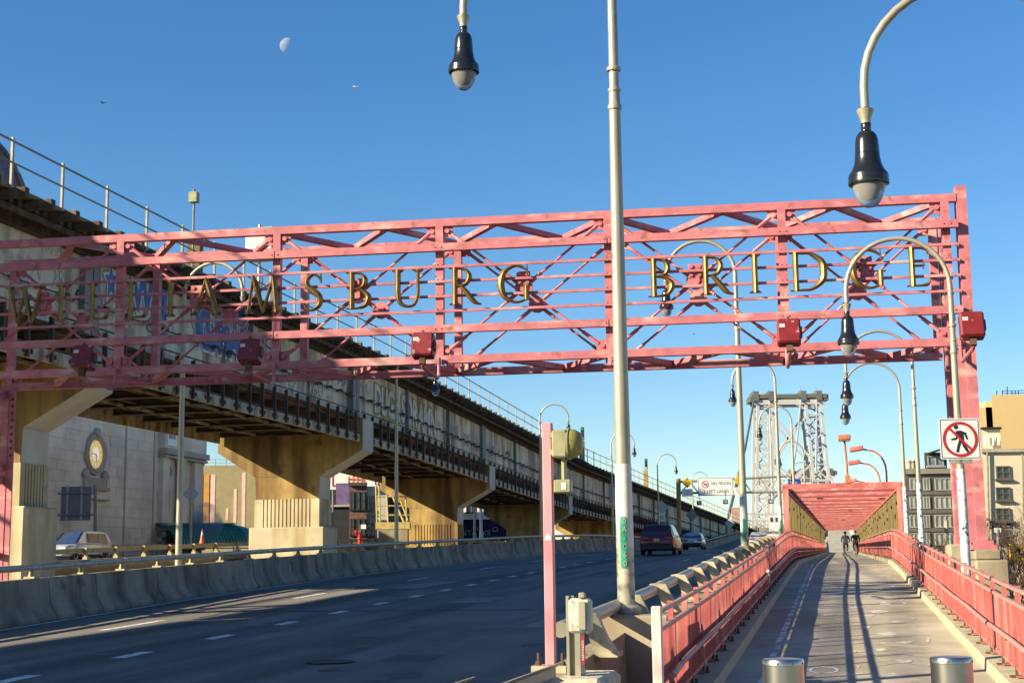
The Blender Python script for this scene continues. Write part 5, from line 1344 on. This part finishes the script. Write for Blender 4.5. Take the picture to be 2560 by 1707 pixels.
CREAM = mat('cream_render', (.64, .56, .38), .85, var=.08, scale=.6)
YC = 96
t = block('cream_house', 'cream rendered building with three dark windows at the picture edge', 2449, 2680, 1126, YC, CREAM)
for r in ((1166, 1195), (1219, 1248), (1271, 1300), (1325, 1352)): window(t, 2490, 2524, *r, YC, 2, mat('dark_frame', (.10, .09, .07), .6), GLASS, True, 2)
rectpart(t, 'parapet', 2449, 2680, 1122, 1128, YC, CURBC, .2, .3); 
MB().tube([AT(2468, 1130, YC - .15), AT(2474, 1370, YC - .15)], .06, 6).build('drain_pipe', RAILG, t); MB().tube([AT(2556, 1135, YC - .15), AT(2560, 1300, YC - .15)], .06, 6).build('drain_pipe', RAILG, t)
link('graffiti', text_mesh('GREEN', .62, BLACKP, .004, 1.0, .02), t, frame(AT(2504, 1312, YC - .06), XE, EZ)); rectpart(t, 'graffiti_ground', 2478, 2530, 1301, 1324, YC, mat('grey_spray', (.30, .29, .27), .8), .03, .04)
mb = MB()
for y in (1170, 1218, 1266, 1314):
    mb.beam(AT(2436, y, YC + .4), AT(2452, y, YC + .4), .7, .06)
    for x in range(2437, 2453, 4): mb.tube([AT(x, y - 22, YC + .1), AT(x, y, YC + .1)], .02, 4)
    mb.tube([AT(2436, y - 22, YC + .1), AT(2452, y - 22, YC + .1)], .025, 4); mb.tube([AT(2438, y, YC + .2), AT(2450, y - 46, YC + .2)], .045, 4)
mb.build('fire_escape', BLACKP, t)
t = block('bulkhead', 'cream rooftop bulkhead with white tanks on the cream building', 2455, 2500, 1071, YC + 4, CREAM, 4, 8.5)
for i, (a, b) in enumerate(((2461, 2469), (2477, 2482), (2491, 2497))): rectpart(t, 'white_tank', a, b, 1088, 1113, YC + 3.5, WHT, .3, .5)
rectpart(t, 'roof_slab', 2453, 2502, 1068, 1073, YC + 4, BLACKP, .2, .4)
t = block('yellow_tower_block', 'tall plain yellow stepped building rising behind the cream building', 2478, 2720, 987, 150, mat('yellow_render', (.58, .42, .19), .85, var=.04, scale=.3))
for a, y in ((2449, 1018), (2463, 1003)):
    p, q = AT(a, y, 150.6), AT(2500, y, 150.6); MB().boxax(Vector(((p.x + q.x) / 2, 156, (p.z - 7) / 2)), XE * (q.x - p.x) / 2, YE * 5.4, EZ * (p.z + 7) / 2).build('setback', mat('yellow_render', (.58, .42, .19)), t)
mb = MB()
for y in (977, 983): mb.tube([AT(2505, y, 151), AT(2600, y - 2, 151)], .04, 4)
for x in (2492, 2506, 2518, 2530, 2538, 2546): mb.tube([AT(x, 966 if x == 2518 else 976, 151), AT(x, 990, 151)], .05, 4)
mb.build('roof_rail', BLACKP, t)
t = block('corner_shop', 'low white van roof height shop wall beyond the outer railing', 2534, 2640, 1476, 64, WHT, 6); t['label'] = 'low white wall top just beyond the outer railing at the picture edge'; t['category'] = 'wall'
# traffic signal
TSY = 72; YT = mat('signal_yellow', (.62, .40, .01), .45, var=.08)
t = thing('traffic_signal', 'yellow traffic signal hanging from a grey mast arm beyond the railing', 'traffic signal', AT(2372, 1420, TSY))
MB().tube([AT(2368, 1600, TSY), AT(2366, 1300, TSY)], .11, 8).build('mast', GALVD, t, True)
MB().tube([AT(2367, 1388, TSY), AT(2450, 1357, TSY), AT(2538, 1338, TSY)], [.10, .08, .06], 8).build('mast_arm', mat('dark_grey_arm', (.10, .11, .12), .5), t, True)
MB().tube([AT(2534, 1340, TSY), AT(2533, 1360, TSY)], .04, 6).build('hanger', BLACKP, t)
a = AT(2534, 1383, TSY); MB().boxax(a, XE * .19, YE * .16, EZ * .48).build('signal_housing', YT, t, bev=.04)
for k in (-1, 0, 1): MB().lathe([(.13, 0), (.15, .03), (.14, .24), (.10, .27)], 12, a + XE * .19 + EZ * .3 * k, XE).build('visor', YT, t, True)
for k in (-1, 0, 1): MB().lathe([(.09, 0), (.10, .03), (.09, .10), (.06, .11)], 12, a - YE * .16 - XE * .1 + EZ * .3 * k, -YE).build('visor', YT, t, True)
# street sign post
t = thing('sign_post', 'slim pale sign post standing among the bare trees', 'post', AT(2497, 1440, 66)); MB().tube([AT(2500, 1620, 66), AT(2494, 1322, 66)], .05, 6).build('shaft', GALV, t, True)
MB().box(AT(2494, 1325, 66), (.3, .02, .2)).build('plate', WHITEP, t)

# ---- bare trees on the street below
BARK = mat('bare_twigs', (.075, .042, .025), .9, var=.3, scale=3)
def bare_tree(seed, H):
    rnd = random.Random(seed); trunk = MB(); twigs = MB()
    def grow(p, d, L, r, lev):
        q = p + d * L; mid = (p + q) / 2 + Vector((rnd.uniform(-1, 1), rnd.uniform(-1, 1), 0)) * L * .06
        (trunk if lev < 2 else twigs).tube([p, mid, q], [r, r * .8, r * .6], 5 if lev < 2 else 3, lev > 4)
        if lev >= 6: return
        for i in range(3 if lev < 2 else rnd.choice((2, 3))):
            a = rnd.uniform(0, 2 * PI); sp_ = rnd.uniform(.3, .62)
            o = d.orthogonal().normalized(); o2 = d.cross(o)
            nd = (d * math.cos(sp_) + (o * math.cos(a) + o2 * math.sin(a)) * math.sin(sp_) + EZ * .12).normalized()
            grow(p + (q - p) * rnd.uniform(.65, 1), nd, L * rnd.uniform(.62, .8), r * .52, lev + 1)
    grow(Vector((0, 0, 0)), Vector((0, 0, 1)), H * .27, H * .016, 0)
    return trunk.mesh('trunk', BARK), twigs.mesh('crown', BARK)
TM = [bare_tree(3, 15.5), bare_tree(11, 14.5)]
for i, (px, Y, lab, rz) in enumerate(((2478, 66, 'bare brown tree right behind the gantry post', 0), (2508, 74, 'bare brown tree below the graffiti on the cream building', 1.2), (2535, 58, 'bare brown tree behind the yellow traffic signal', 2.5), (2570, 66, 'bare brown tree cut by the picture edge', 4.1), (2520, 80, 'bare brown tree farthest back before the cream building', 3.3), (2470, 60, 'bare brown tree nearest the concrete pedestal', 2.0), (2548, 72, 'bare brown tree between the signal and the picture edge', .7))):
    p = AT(px, 1400, Y); t = thing('bare_tree', lab, 'tree', Vector((p.x, p.y, -7)), 'bare trees beyond the outer railing', rotz=rz)
    tk, cr_ = TM[i % 2]; link('trunk', tk, t); link('crown', cr_, t)
# ================================================================== GRAFFITI ON THE GIRDERS (flat paint)
SPW = mat('white_spray', (.55, .54, .48), .8, var=.25, scale=2); SPY = mat('yellow_spray', (.50, .40, .05), .8, var=.2); SPK = mat('black_spray', (.05, .05, .05), .8, var=.2)
SPB = mat('blue_spray', (.06, .15, .36), .8, var=.4, scale=2); SPG = mat('grey_spray_tag', (.40, .39, .35), .8, var=.3)
def graf(s, px, py, hpx, layers, sx=.8, tilt=0.):
    p = ONU(px, py, -25.55); v = p.dot(EV); h = hpx * .82 / FPX * p.y * 1.25
    ex = (VU(-25.5, v + 1, 10) - VU(-25.5, v, 10)).normalized(); ex = (ex + EZ * tilt).normalized(); ey = (EZ - ex * EZ.dot(ex)).normalized()
    for i, (m, off) in enumerate(layers):
        link('graffiti', text_mesh(s, h, m, .001, sx, off), viad, frame(Vector((p.x, p.y, p.z)) + EU * (.012 + .006 * i), ex, ey))
for s, px, py in (('DUGA', 968, 1012), ('SOR', 1023, 1032), ('AMN', 1068, 1055)):
    graf(s, px, py, 92, ((SPY, .22), (SPK, .14), (SPW, .085)), .8)
graf('KOR', 1135, 1080, 52, ((SPG, .0),), .9); graf('LEO', 1165, 1102, 44, ((SPG, .02),), .8)
graf('JAKE', 1333, 1138, 62, ((SPG, .015),), .5); graf('SUR', 1330, 1168, 40, ((SPG, .0),), .6)
graf('UMESOR', 135, 630, 36, ((SPW, -.005),), .8); graf('SK', 150, 690, 46, ((SPW, .0),), .9); graf('SHG', 40, 680, 60, ((SPW, .0),), .9)
graf('WM', 375, 745, 130, ((SPW, .22), (SPB, .1)), .8); graf('KUMAN', 560, 845, 125, ((SPW, .25), (SPB, .13)), .75); graf('ILL', 690, 905, 110, ((SPW, .2), (SPG, .12)), .9)
graf('CA', 500, 800, 90, ((SPG, .1),), .8); graf('TAO', 790, 965, 70, ((SPW, .02),), .8)
rg = random.Random(5)
for i in range(64):                  # looping spray tags all along the girders
    v = 42 + (i * 1.9) + rg.uniform(-.6, .6) if i < 46 else 130 + (i - 46) * 4.5
    zc_ = 11.1 + rg.uniform(-.5, .55); n = 26; w_ = rg.uniform(.35, .75); h_ = rg.uniform(.25, .65); f1, f2 = rg.choice((1, 2, 3)), rg.choice((2, 3, 5)); ph = rg.uniform(0, 6)
    mb = MB(); rows = []; lw = rg.uniform(.02, .045)
    pts = [(v + w_ * (2 * j / n - 1) * 1.1 + w_ * .35 * math.sin(f2 * 6.28 * j / n + ph), zc_ + h_ * math.sin(f1 * 6.28 * j / n + ph * 2) * (.6 + .4 * math.cos(9 * j / n))) for j in range(n + 1)]
    for j, q in enumerate(pts):
        a, b = pts[max(j - 1, 0)], pts[min(j + 1, n)]; dx, dz_ = b[0] - a[0], b[1] - a[1]; L_ = math.hypot(dx, dz_) or 1
        rows.append([VU(-25.545 + .0004 * (i % 9), q[0] - dz_ / L_ * lw, q[1] + dx / L_ * lw), VU(-25.545 + .0004 * (i % 9), q[0] + dz_ / L_ * lw, q[1] - dx / L_ * lw)])
    mb.strip(rows); mb.build('spray_tag', (SPW, SPG, SPK, SPG, SPW, SPB)[i % 6], viad)
p = ONU(277, 705, -25.55)
MB().prism([(math.cos(PI * i / 5 + .4) * (.5 if i % 2 else 1.1) * .62, math.sin(PI * i / 5 + .4) * (.5 if i % 2 else 1.1) * .9) for i in range(10)], p + EU * .01, EV, EZ, EU * .004).build('graffiti', SPW, viad)
MB().prism([(math.cos(PI * i / 5 + .4) * (.5 if i % 2 else 1.1) * .45, math.sin(PI * i / 5 + .4) * (.5 if i % 2 else 1.1) * .66) for i in range(10)], p + EU * .016, EV, EZ, EU * .004).build('graffiti', SPB, viad)

# ================================================================== VEHICLES
def car(name, label, pos, rotz, paint, L=4.8, W=1.9, H=1.72, hood=.98, belt=1.03, kind='suv', cat='car', lights='rear'):
    t = thing(name, label, cat, pos, 'cars on the bridge roads', rotz=rotz)
    w = W / 2; h2 = L / 2
    def ring(y, zb, zt, ws, wt, crown=.03):
        return [Vector((-ws * .90, y, zb)), Vector((-ws, y, zb + .12)), Vector((-ws * 1.0, y, zb + (zt - zb) * .55)), Vector((-wt, y, zt - .06)), Vector((-wt * .88, y, zt)), Vector((0, y, zt + crown)),
                Vector((wt * .88, y, zt)), Vector((wt, y, zt - .06)), Vector((ws * 1.0, y, zb + (zt - zb) * .55)), Vector((ws, y, zb + .12)), Vector((ws * .90, y, zb))]
    st = [(-h2, .48, belt - .10, w * .84, w * .80), (-h2 + .06, .34, belt - .02, w * .93, w * .90), (-h2 + .35, .27, belt, w * .99, w * .95), (-.6, .24, belt, w, w * .965), (.6, .24, belt - .01, w, w * .965), (h2 - 1.35, .25, belt - .01, w, w * .95),
          (h2 - 1.1, .25, hood, w * .99, w * .92), (h2 - .45, .27, hood - .06, w * .97, w * .86), (h2 - .12, .30, hood - .17, w * .90, w * .80), (h2, .40, hood - .32, w * .80, w * .72)]
    mb = MB(); rows = [ring(*s) for s in st]; mb.strip(rows); mb.add(rows[0], [tuple(range(11))]); mb.add(rows[-1], [tuple(range(11))]); mb.add([r[i] for r in rows for i in (0, -1)], [(2 * i, 2 * i + 1, 2 * i + 3, 2 * i + 2) for i in range(len(rows) - 1)])
    body = mb.build('body', paint, t, True)
    # greenhouse
    yr0 = -h2 + (.20 if kind != 'hatch' else .45); yf = h2 - 1.25
    gs = [(yr0 - .10, belt - .02, w * .90, w * .90), (yr0 + .22, H - .16, w * .92, w * .76), (yr0 + .45, H - .05, w * .93, w * .73), (-.1, H, w * .94, w * .72), (yf - 1.05, H - .06, w * .94, w * .71), (yf - .85, H - .10, w * .93, w * .70), (yf, belt - .02, w * .90, w * .88)]
    rows = []
    for y, zt, wb, wt in gs:
        zt = max(zt, belt - .019); rows.append([Vector((-wb, y, belt - .04)), Vector((-(wb + wt) / 2, y, (belt + zt) / 2)), Vector((-wt, y, zt - .03 if zt > belt else zt)), Vector((-wt * .8, y, zt + .01)), Vector((0, y, zt + .03)), Vector((wt * .8, y, zt + .01)), Vector((wt, y, zt - .03 if zt > belt else zt)), Vector(((wb + wt) / 2, y, (belt + zt) / 2)), Vector((wb, y, belt - .04))])
    mb = MB(); mb.strip(rows); mb.add(rows[0], [tuple(range(9))]); mb.build('roof_shell', paint, t, True)
    # glass, a little proud of the shell
    def quad(nm, pts, m, par=t):
        c = sum((Vector(p) for p in pts), Vector()) / len(pts); nn = (Vector(pts[1]) - Vector(pts[0])).cross(Vector(pts[2]) - Vector(pts[0])).normalized()
        if nn.dot(c - Vector((0, 0, .8))) < 0: nn = -nn
        MB().add([Vector(p) + nn * .012 for p in pts] + [Vector(p) - nn * .01 for p in pts], [(0, 1, 2, 3), (7, 6, 5, 4), (0, 1, 5, 4), (1, 2, 6, 5), (2, 3, 7, 6), (3, 0, 4, 7)]).build(nm, m, par)
    quad('rear_window', [(-w * .80, yr0 - .02 - .02, belt + .10), (w * .80, yr0 - .04, belt + .10), (w * .68, yr0 + .24, H - .18), (-w * .68, yr0 + .24, H - .18)], GLASS)
    quad('windscreen', [(-w * .82, yf - .07, belt + .03), (w * .82, yf - .07, belt + .03), (w * .64, yf - .83, H - .12), (-w * .64, yf - .83, H - .12)], GLASS)
    for s in (-1, 1):
        for a, b in ((yr0 + .42, -.95), (-.88, .12), (.20, yf - .98)):
            quad('side_window', [(s * w * .935, a - .05, belt + .04), (s * w * .935, b + (.35 if b > .3 else 0), belt + .04), (s * w * .775, b - (.1 if b > .3 else 0), H - .15), (s * w * .775, a + .05, H - .15)], GLASS)
        for y in (-h2 + .95, h2 - .95):
            tyre = MB().lathe([(.20, -.11), (.31, -.11), (.345, -.07), (.345, .07), (.31, .11), (.20, .11)], 20, (s * (w - .11), y, .345), (1, 0, 0)).build('wheel', RUBBER, t, True)
            MB().lathe([(.21, .0), (.21, .115), (.08, .10), (0, .09)], 14, (s * (w - .11), y, .345), (s, 0, 0)).build('rim', RIM, tyre, True)
        MB().box((s * (w + .10), yf - .35, belt + .06), (.22, .12, .15)).build('wing_mirror', paint, t, bev=.03)
        MB().box((s * w * .70, -h2 - .0, belt - .13), (w * .50, .10, .15)).build('tail_light', mat('tail_lens', (.30, .02, .02), .2, var=.1), t, bev=.02)
        MB().box((s * w * .66, h2 - .13, hood - .23), (w * .42, .16, .12)).build('headlight', mat('head_lens', (.6, .6, .58), .15, var=.1), t, bev=.02)
        MB().box((s * (w * 1.0), .1, .33), (.05, L - 2.7, .16)).build('side_skirt', mat('dark_trim', (.02, .02, .02), .6), t)
    MB().box((0, -h2 - .02, belt - .24), (.32, .03, .17)).build('number_plate', mat('orange_plate', (.60, .42, .10), .5), t)
    MB().box((0, -h2 - .015, .42), (W * .86, .12, .28)).build('rear_bumper', mat('dark_trim', (.02, .02, .02), .6), t, bev=.04)
    MB().box((0, h2 - .05, .52), (W * .62, .14, .26)).build('grille', mat('dark_trim', (.02, .02, .02), .6), t, bev=.03)
    MB().box((0, h2 - .0, .66), (W * .5, .06, .03)).box((0, h2 + .01, .5), (W * .45, .04, .03)).build('grille_bar', RIM, t)
    MB().box((0, h2 - .02, .36), (W * .7, .1, .08)).build('skid_plate', RIM, t, bev=.02)
    return t
MAROON = mat('maroon_paint', (.085, .014, .035), .22, metal=.3, var=.05, spec=.6)
SILVER = mat('silver_paint', (.42, .44, .47), .25, metal=.5, var=.05, spec=.6)
WHITEC = mat('white_car_paint', (.55, .57, .62), .2, metal=.2, var=.05, spec=.6)
car('minivan', 'maroon minivan seen from behind driving away on the road', U(-10.3, 87.5, zroad(87.5)), -HEAD, MAROON, 5.1, 2.05, 1.78, kind='suv', cat='minivan', belt=1.08)
car('hatchback', 'silver hatchback with a glowing red tail light beside the maroon minivan', U(-12.7, 133, zroad(133)), -HEAD, SILVER, 4.4, 1.82, 1.5, kind='hatch', hood=.88, belt=.95)
car('estate_car', 'pale grey car with red tail lights behind the second lamp pole', U(-7.6, 146, zroad(146)), -HEAD, SILVER, 4.6, 1.85, 1.62, kind='suv')
car('white_car', 'white car mostly hidden by the barrier beside the third lamp pole', U(-7.0, 166, zroad(166)), -HEAD, WHITEC, 4.6, 1.85, 1.6, kind='suv')
car('suv', 'pale silver sport utility car driving towards us below the bank clock', U(-42.9, 77.6, zleft(77.6)), PI - HEAD - .06, mat('pale_blue_silver', (.50, .52, .56), .22, metal=.35, var=.04, spec=.6), 4.95, 1.93, 1.76, cat='sport utility')

# ================================================================== PEOPLE ON BICYCLES
def skin_mesh(name, verts, edges, radii, m):
    me = bpy.data.meshes.new(name); me.from_pydata([tuple(v) for v in verts], edges, [])
    o = bpy.data.objects.new(name, me); COL.objects.link(o)
    md = o.modifiers.new('skin', 'SKIN'); md.use_smooth_shade = True
    for i, r in enumerate(radii):
        me.skin_vertices[0].data[i].radius = r if isinstance(r, tuple) else (r, r); me.skin_vertices[0].data[i].use_root = (i == 0)
    o.modifiers.new('sub', 'SUBSURF').levels = 1
    dg = bpy.context.evaluated_depsgraph_get(); dg.update()
    out = bpy.data.meshes.new_from_object(o.evaluated_get(dg)); bpy.data.objects.remove(o)
    out.name = name; out.materials.clear(); out.materials.append(m); return out
CLOTH = mat('dark_cycling_clothes', (.016, .016, .02), .85, var=.3, scale=6); SKINM = mat('skin_tone', (.36, .22, .16), .6)
def cyclist(lab, lab2, u, v, sc=1., helmet=True, phase=0):
    base = U(u, v, zpath(v))
    t = thing('bicycle', lab2, 'bicycle', base, 'bicycles ridden along the path', rotz=-HEAD)
    for y in (-.52, .52):
        MB().tube([(0, y + .34 * math.cos(2 * PI * i / 20), .34 + .34 * math.sin(2 * PI * i / 20)) for i in range(21)], .02, 6, False).build('wheel', RUBBER, t, True)
    fr = MB()
    for p, q in (((0, -.52, .34), (0, -.08, .32)), ((0, -.08, .32), (0, -.20, .88)), ((0, -.08, .32), (0, .36, .82)), ((0, -.18, .80), (0, .34, .86)), ((0, -.52, .34), (0, -.18, .80)), ((0, .34, .95), (0, .52, .34))): fr.tube([p, q], .018, 6)
    fr.build('frame', mat('blue_bike_frame', (.03, .06, .16), .4), t, True)
    MB().tube([(-.28, .36, 1.02), (0, .38, 1.03), (.28, .36, 1.02)], .016, 6).build('handlebar', BLACKP, t, True)
    MB().lathe([(.02, 0), (.07, .02), (.05, .05), (0, .05)], 10, (0, -.22, .90)).build('saddle', BLACKP, t, True)
    p = thing('person', lab, 'person', base + EZ * .3, 'cyclists on the path', rotz=-HEAD)
    b = -.3
    k1, k2 = (.62, .92) if phase else (.92, .62)
    V = [(0, -.20, .97), (0, -.12, 1.12), (0, .0, 1.30), (0, .08, 1.42), (0, .13, 1.50),
         (-.10, -.17, .95), (-.13, .16, .58 + .2 * (1 - phase)), (-.11, -.05, .20 + .25 * (1 - phase)), (-.11, .06, .17 + .25 * (1 - phase)),
         (.10, -.17, .95), (.13, .16, .58 + .2 * phase), (.11, -.05, .20 + .25 * phase), (.11, .06, .17 + .25 * phase),
         (-.19, .08, 1.40), (-.27, .12, 1.18), (-.26, .34, 1.06), (.19, .08, 1.40), (.27, .12, 1.18), (.26, .34, 1.06)]
    E_ = [(0, 1), (1, 2), (2, 3), (3, 4), (0, 5), (5, 6), (6, 7), (7, 8), (0, 9), (9, 10), (10, 11), (11, 12), (3, 13), (13, 14), (14, 15), (3, 16), (16, 17), (17, 18)]
    Rr = [(.17, .14), (.16, .12), (.19, .13), (.17, .10), .06, .10, .075, .05, .04, .10, .075, .05, .04, .075, .055, .04, .075, .055, .04]
    V = [Vector(q) + Vector((0, 0, b)) for q in V]
    link('body', skin_mesh('body', V, E_, Rr, CLOTH if phase == 0 else mat('charcoal_jacket', (.05, .05, .062), .85, var=.3, scale=6)), p)
    MB().box((0, -.06, 1.30 + b), (.28, .16, .40)).build('backpack', mat('navy_backpack', (.03, .035, .06), .8), p, bev=.05)
    hd = MB().lathe([(0, -.12), (.05, -.115), (.075, -.06), (.085, .0), (.08, .06), (.05, .11), (0, .12)], 14, (0, .17, 1.62 + b)); hd.build('head', SKINM, p, True)
    MB().lathe([(.105, 0), (.105, .05), (.08, .12), (.04, .15), (0, .155)], 14, (0, .165, 1.63 + b)).build('helmet', BLACKP, p, True)
    for s in (-1, 1): MB().tube([(s * .26, .33, 1.06 + b), (s * .25, .39, 1.05 + b)], [.035, .03], 6).build('hand', SKINM, p, True)
cyclist('person in dark clothes and helmet cycling away, the nearer and larger of two', 'bicycle under the larger dark clothed cyclist', 1.05, 101.5, 1, True, 0)
cyclist('person in dark clothes cycling away beside the inner side, the smaller of two', 'bicycle under the smaller dark clothed cyclist', .42, 106, 1, True, 1)
pv = 232; pb = U(.9, pv, zpath(pv))
t = thing('person', 'tiny dark clothed person walking far off where the path climbs', 'person', pb, rotz=-HEAD)
link('body', skin_mesh('body', [(0, 0, .95), (0, 0, 1.2), (0, 0, 1.42), (0, .02, 1.5), (-.1, 0, .9), (-.11, .12, .5), (-.11, .1, .06), (.1, 0, .9), (.11, -.05, .5), (.11, -.18, .08), (-.2, 0, 1.38), (-.25, .05, 1.1), (-.24, .15, .86), (.2, 0, 1.38), (.25, -.05, 1.1), (.24, .0, .86)],
     [(0, 1), (1, 2), (2, 3), (0, 4), (4, 5), (5, 6), (0, 7), (7, 8), (8, 9), (2, 10), (10, 11), (11, 12), (2, 13), (13, 14), (14, 15)], [(.16, .12), (.15, .11), (.18, .11), .06, .09, .07, .05, .09, .07, .05, .07, .05, .04, .07, .05, .04], CLOTH), t)
MB().lathe([(0, -.12), (.07, -.06), (.085, .0), (.06, .1), (0, .12)], 12, (0, .02, 1.64)).build('head', SKINM, t, True)

# ================================================================== SKY THINGS
def bird(label, px, py, Y, span, flap):
    c = AT(px, py, Y); t = thing('bird', label, 'bird', c, 'birds in the sky')
    s = span / 2; m = mat('dark_feathers', (.03, .03, .035), .8)
    MB().tube([c - XE * s * .55, c - XE * s * .3, c, c + XE * s * .3, c + XE * s * .6], [s * .05, s * .13, s * .17, s * .13, s * .02], 8).build('body', m, t, True)
    for k in (-1, 1):
        d = (YE * .55 * k + XE * .1 * k); mb = MB()
        rows = []
        for f, ch, up in ((0, .34, 0), (.45, .30, .18 * flap), (1., .05, .05 * flap)):
            o = c + YE * k * f * s * .75 + XE * k * f * s * .85 + EZ * s * up * 2
            rows.append([o + XE * ch * s, o + EZ * .03 * s, o - XE * ch * s * .6, o - EZ * .02 * s, o + XE * ch * s])
        mb.strip(rows); mb.build('wing', m, t, True)
bird('dark bird gliding in the upper left sky', 256, 258, 90, .42, 1)
bird('tiny dark bird below the gantry letters B R', 1735, 835, 90, .22, .6)
c = AT(890, 217, 4000); t = thing('aeroplane', 'tiny white aeroplane in the sky right of the moon', 'aeroplane', c)
MB().tube([c - XE * 8, c - XE * 7, c + XE * 6, c + XE * 8], [.2, .9, .9, .2], 8).build('fuselage', WHITEP, t, True)
MB().prism([(-2, -7), (0, -7), (2, 0), (0, 7), (-2, 7), (-1, 0)], c, XE, YE, EZ * .3).build('wing', WHITEP, t); MB().prism([(-8, 0), (-6, 0), (-7.5, 2.6), (-8.5, 2.6)], c, XE, EZ, YE * .3).build('tail_fin', WHITEP, t)
# half moon: the sunlit part of a sphere
mc = AT(719, 115, 6000); MR = 6000 * 20.5 / FPX
mm = bpy.data.materials.new('pale_moon'); mm.use_nodes = True; mN = mm.node_tree
bs = mN.nodes['Principled BSDF']; nz = mN.nodes.new('ShaderNodeTexNoise'); nz.inputs['Scale'].default_value = .06; cr2 = mN.nodes.new('ShaderNodeValToRGB')
cr2.color_ramp.elements[0].color = (.40, .42, .46, 1); cr2.color_ramp.elements[1].color = (.72, .72, .72, 1); cr2.color_ramp.elements[0].position = .35; cr2.color_ramp.elements[1].position = .6
ge = mN.nodes.new('ShaderNodeNewGeometry'); mN.links.new(ge.outputs['Position'], nz.inputs['Vector']); mN.links.new(nz.outputs['Fac'], cr2.inputs['Fac']); mN.links.new(cr2.outputs[0], bs.inputs['Base Color'])
tr = mN.nodes.new('ShaderNodeBsdfTransparent'); mxs = mN.nodes.new('ShaderNodeMixShader'); mxs.inputs[0].default_value = .26
mN.links.new(tr.outputs[0], mxs.inputs[1]); mN.links.new(bs.outputs[0], mxs.inputs[2]); mN.links.new(mxs.outputs[0], mN.nodes['Material Output'].inputs['Surface'])
bs.inputs['Roughness'].default_value = 1
mb = MB(); ex = Vector((-.86, 0, .42)).normalized(); ey = ray(719, 115).normalized(); ey = (ey - ex * ey.dot(ex)).normalized(); ez = ex.cross(ey)
rows = []
for i in range(13):           # front cap bounded by the limb and the terminator
    b = -PI / 2 + PI * i / 12
    rows.append([mc + (ez * math.sin(b) + (ex * math.cos(l) - ey * math.sin(l)) * math.cos(b)) * MR for l in [PI * .62 * j / 12 for j in range(13)]])
mb.strip(rows); tag(mb.build('moon', mm, None, True), 'pale half moon in the upper left sky', 'moon')

# ================================================================== STEAM
st = MB().lathe([(0, -1.6), (.5, -1.4), (1.0, -.6), (1.35, .2), (1.2, 1.0), (.7, 1.6), (0, 1.9)], 16, AT(515, 1318, 108)).build('steam', None, None, True)
vm = bpy.data.materials.new('steam_volume'); vm.use_nodes = True; vN = vm.node_tree; vN.nodes.remove(vN.nodes['Principled BSDF'])
pv_ = vN.nodes.new('ShaderNodeVolumePrincipled'); pv_.inputs['Color'].default_value = (.9, .9, .95, 1)
nz = vN.nodes.new('ShaderNodeTexNoise'); nz.inputs['Scale'].default_value = 1.1; nz.inputs['Detail'].default_value = 4
tc = vN.nodes.new('ShaderNodeNewGeometry'); vN.links.new(tc.outputs['Position'], nz.inputs['Vector'])
mr = vN.nodes.new('ShaderNodeMapRange'); mr.inputs[1].default_value = .42; mr.inputs[2].default_value = .66; mr.inputs[3].default_value = 0; mr.inputs[4].default_value = 1.6
vN.links.new(nz.outputs['Fac'], mr.inputs[0]); vN.links.new(mr.outputs[0], pv_.inputs['Density']); vN.links.new(pv_.outputs[0], vN.nodes['Material Output'].inputs['Volume'])
st.data.materials.clear(); st.data.materials.append(vm); stuff(st); tag(st, 'thin puff of steam above the teal canopy', 'steam')
